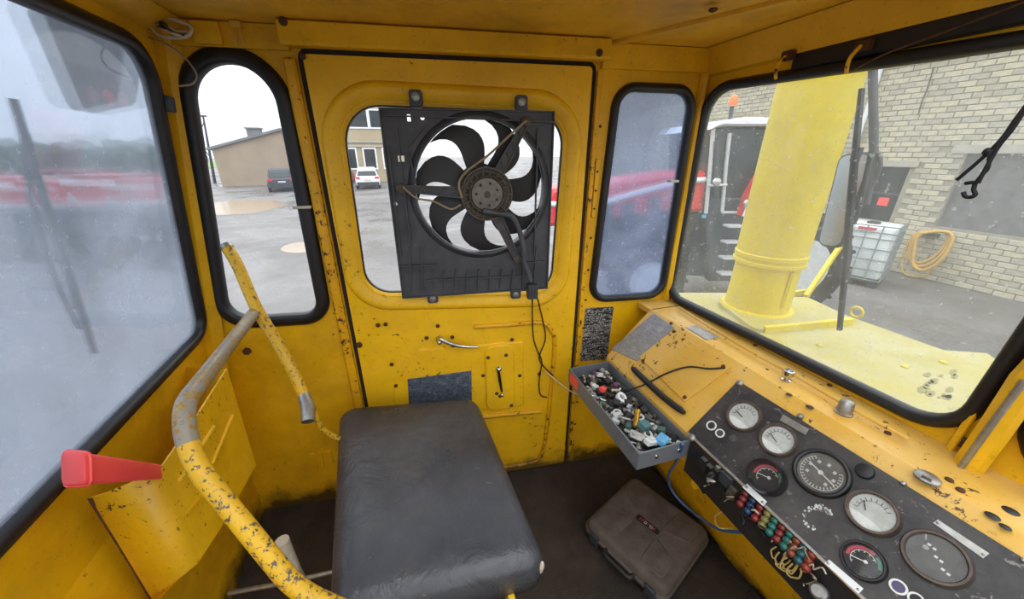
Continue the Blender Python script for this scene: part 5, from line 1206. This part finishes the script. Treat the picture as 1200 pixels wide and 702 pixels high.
mb.solid([(x0, GZ), (x0 + HW_, GZ), (x0 + HW_, 7.6), (x0, 7.6)], FH, -10, 0, 0); obj('wall', mb, M['beige2'], hb_, 0)
for yy in (166, 171): z_ = FH.px(420, yy)[1]; mb = MB(); mb.box(FH.p(x0 + HW_ / 2, z_, .06), (HW_ + .1, .16, .18)); obj('cornice', mb, M['concrete'], hb_, 0)
mb = MB(); mb.box(FH.p(x0 + HW_ / 2, 7.7, -4.8), (HW_ + .6, 11, .3)); obj('roof', mb, M['roofgrey'], hb_, 0)
wlow = [FH.px(411, 186), FH.px(434, 186)]; wup = [FH.px(419, 139), FH.px(438, 139)]
sp_ = wlow[1][0] - wlow[0][0]
def hwin(cx, cz, w_, h_):
    mb = MB(); mb.ring([(cx - w_ / 2 + .12, cz - h_ / 2 + .12), (cx + w_ / 2 - .12, cz - h_ / 2 + .12), (cx + w_ / 2 - .12, cz + h_ / 2 - .12), (cx - w_ / 2 + .12, cz + h_ / 2 - .12)], FH, [(0, -.02), (0, .08), (.14, .08), (.14, -.02)])
    f_ = obj('window_frame', mb, M['white_paint'], hb_, 0)
    mb = MB(); mb.box(FH.p(cx, cz, .02), (w_ - .2, .03, h_ - .2)); obj('pane', mb, M['black_glass'], f_, 0)
for k in range(3):
    hwin(wlow[0][0] + k * sp_, wlow[0][1], 1.25, 2.0)
    hwin(wup[0][0] + k * sp_ * .95, wup[0][1], 1.5 if k % 2 else 1.9, 1.7)
mb = MB(); mb.lathe(FH.p(FH.px(410, 204)[0], GZ + .5, .6), (0, 0, 1), [(.3, -.5), (.5, -.2), (.45, .3), (.15, .7)], 9); solo('red_bush', mb, plain('reddish_leaves', '8a4a44', .9, 0, .4, 6), 'small reddish bush left of the white car', 'bush')
# ------------------------------------------------------------------ cars
def car(name, pos, rot, mat, label):
    t_ = thing(name, label, 'car', pos); ca, sa = math.cos(rot), math.sin(rot)
    Rm = Frame(pos, (ca, sa, 0), (-sa, ca, 0))      # u to the right, v away from the viewer
    def sec(vv_, prof): return [Rm.p(a, vv_, z) for a, z in prof]
    body = lambda s, zt: [(-.90 * s, .32), (-.93 * s, .55), (-.92 * s, .85), (-.86 * s, zt), (.86 * s, zt), (.92 * s, .85), (.93 * s, .55), (.90 * s, .32)]
    mb = MB(); mb.rings([sec(0, body(.94, .92)), sec(.1, body(1, 1.0)), sec(1.0, body(1, 1.02)), sec(3.0, body(1, 1.0)), sec(4.1, body(.97, .88)), sec(4.5, body(.85, .7))]); bd = obj('body', mb, mat, t_, 40)
    cabs = lambda s, z0, z1: [(-.86 * s, z0), (-.66 * s, z1), (.66 * s, z1), (.86 * s, z0)]
    mb = MB(); mb.rings([sec(.12, cabs(.97, .98, 1.0)), sec(.5, cabs(1, .98, 1.60)), sec(1.2, cabs(1, .98, 1.68)), sec(2.2, cabs(1, .98, 1.64)), sec(3.1, cabs(1, .98, 1.02))]); obj('cabin', mb, mat, t_, 40)
    mb = MB(); mb.add([Rm.p(a, v_, z) for a, v_, z in ((-.74, .13, 1.05), (.74, .13, 1.05), (.60, .47, 1.54), (-.60, .47, 1.54))] + [Rm.p(a, v_ + .05, z) for a, v_, z in ((-.74, .13, 1.05), (.74, .13, 1.05), (.60, .47, 1.54), (-.60, .47, 1.54))], [(0, 1, 2, 3), (7, 6, 5, 4), (0, 4, 5, 1), (1, 5, 6, 2), (2, 6, 7, 3), (3, 7, 4, 0)]); obj('rear_glass', mb, M['black_glass'], t_, 0)
    for s in (-1, 1):
        mb = MB(); mb.box(Rm.p(s * .72, .03, .90), (.30, .08, .16), (Rm.u, Rm.v, V((0, 0, 1)))); obj('tail_light', mb, M['red_paint'], t_, 0)
        for v_ in (.85, 3.6):
            mb = MB(); mb.lathe(Rm.p(s * .78, v_, .34), Rm.u * s, [(.2, -.02), (.34, 0), (.34, .18), (.2, .2), (.05, .19)], 18); obj('wheel', mb, M['tyre'], t_, 40)
        mb = MB(); mb.add([Rm.p(s * a, v_, z) for a, v_, z in ((.862, .7, 1.06), (.862, 2.8, 1.06), (.70, 2.1, 1.56), (.70, .95, 1.56), (.84, .7, 1.06), (.84, 2.8, 1.06), (.66, 2.1, 1.56), (.66, .95, 1.56))], [(0, 1, 2, 3), (7, 6, 5, 4), (0, 4, 5, 1), (1, 5, 6, 2), (2, 6, 7, 3), (3, 7, 4, 0)]); obj('side_glass', mb, M['black_glass'], t_, 0)
    mb = MB(); mb.box(Rm.p(0, -.01, .45), (1.7, .12, .24), (Rm.u, Rm.v, V((0, 0, 1)))); obj('bumper', mb, M['grey_dark'], t_, 0)
    mb = MB(); mb.box(Rm.p(0, -.02, .74), (.5, .03, .11), (Rm.u, Rm.v, V((0, 0, 1)))); obj('number_plate', mb, M['dial_white'], t_, 0)
    return t_
car('car', tuple(hz(432.5, 222, GZ)), math.radians(3), M['white_paint'], 'white car parked before the sand coloured building, seen from behind')
car('car', tuple(hz(333, 225, GZ) ), math.radians(15), plain('charcoal_car_paint', '3b424b', .3, 0, .2, 3), 'dark grey car parked at the right end of the gable building')
# lamp post
lp_ = thing('street_lamp', 'thin leaning lamp post left of the gable building', 'lamp post', tuple(hz(252, 215, GZ)))
b_ = hz(252, 215, GZ); t0_ = at(238, 136, b_.dot(fh)); 
mb = MB(); mb.tube([b_, t0_], [.14, .07], 8); obj('pole', mb, M['grey_dark'], lp_, 60)
mb = MB(); mb.tube([b_.lerp(t0_, .4), b_.lerp(t0_, .8) + V((-.9, 0, -.8)), b_.lerp(t0_, .92)], .04, 6); obj('stay', mb, M['grey_dark'], lp_, 60)
mb = MB(); mb.box(t0_, (.5, .25, .12)); obj('lamp_head', mb, M['grey_dark'], lp_)
# ------------------------------------------------------------------ red implements behind the hazy window
def drill(xa, xb, D, label, yt=205, yb=236):
    F_ = facing(D); p_ = lambda x, y: F_.px(x, y)
    t_ = thing('seed_drill', label, 'implement', F_.p(p_((xa + xb) / 2, 200)[0], GZ))
    a0, z1 = p_(xa, yt); a1, z0 = p_(xb, yb)
    mb = MB(); mb.rings([[F_.p(a, z, c) for c, z in ((.0, z0 + .25), (.25, z1), (-.9, z1), (-.6, z0), (-.1, z0))] for a in (a0, a0 + .03, a1 - .03, a1)]); hp = obj('hopper', mb, M['red_paint'], t_, 30)
    mb = MB(); mb.box(F_.p((a0 + a1) / 2, z1 - .16, .23), (a1 - a0 - .3, .03, .14), (F_.u, F_.n, F_.v)); obj('pale_stripe', mb, M['white_paint'], hp, 0)
    mb = MB(); mb.box(F_.p((a0 + a1) / 2, z0 - .5, -.4), (a1 - a0, .8, .7), (F_.u, F_.n, F_.v)); obj('frame', mb, M['grey_dark'], t_, 0)
    n_ = max(2, int((a1 - a0) / .5))
    for i in range(n_):
        a = a0 + .2 + (a1 - a0 - .4) * i / (n_ - 1)
        mb = MB(); mb.lathe(F_.p(a, GZ + .38, -.1), F_.u, [(.1, -.03), (.38, -.015), (.38, .015), (.1, .03)], 18); obj('coulter_disc', mb, M['steel'], t_, 40)
        mb = MB(); mb.bar(F_.p(a, GZ + .4, -.1), F_.p(a, z0 - .3, -.5), .06, .10); obj('coulter_arm', mb, M['grey_dark'], t_, 0)
    for a in (a0 - .2, a1 + .2):
        mb = MB(); mb.lathe(F_.p(a, GZ + .6, -.7), F_.u, [(.3, -.16), (.58, -.14), (.6, -.1), (.6, .1), (.58, .14), (.3, .16)], 24); obj('wheel', mb, M['tyre'], t_, 40)
    return t_
drill(72, 162, 9.0, 'red seed drill nearest the corner post, seen through the hazy window')
drill(-60, 48, 9.5, 'red seed drill at the left edge, seen through the hazy window', 208, 240)
# trees on the horizon
M['leaf'] = plain('dull_green_foliage', '4f5f4c', .95, 0, .4, 1.5); M['bark'] = plain('grey_bark', '4f463d', .95, 0, .3, 3)
random.seed(5)
names_ = ['leftmost dull green tree on the horizon beyond the hazy window', 'second dull green tree from the left on the horizon', 'third dull green tree from the left on the horizon', 'fourth dull green tree from the left on the horizon', 'fifth dull green tree from the left on the horizon', 'sixth dull green tree from the left on the horizon', 'rightmost dull green tree on the horizon beyond the hazy window']
for i in range(7):
    x = -30 + i * 38; D = 46 + (i % 2) * 9; p = at(x, 178, D); p.z = GZ
    topz = at(x, 166 - random.uniform(-3, 5), D).z; h_ = topz - GZ
    t_ = thing('horizon_tree', names_[i], 'tree', tuple(p), 'trees on the left horizon')
    mb = MB(); mb.tube([p, p + V((0, 0, h_ * .5))], [.3, .15], 7); obj('trunk', mb, M['bark'], t_, 60)
    mb = MB()
    for k in range(26):
        a = random.uniform(0, 6.28); rr = random.uniform(0, 2.9); q_ = p + V((rr * math.cos(a), rr * math.sin(a), h_ * random.uniform(.22, .86))); s = random.uniform(.7, 1.3)
        mb.lathe(q_, (random.uniform(-.3, .3), random.uniform(-.3, .3), 1), [(.05, -s), (s * .8, -s * .5), (s, 0), (s * .75, s * .5), (.05, s * .85)], 7)
    obj('crown', mb, M['leaf'], t_, 0)
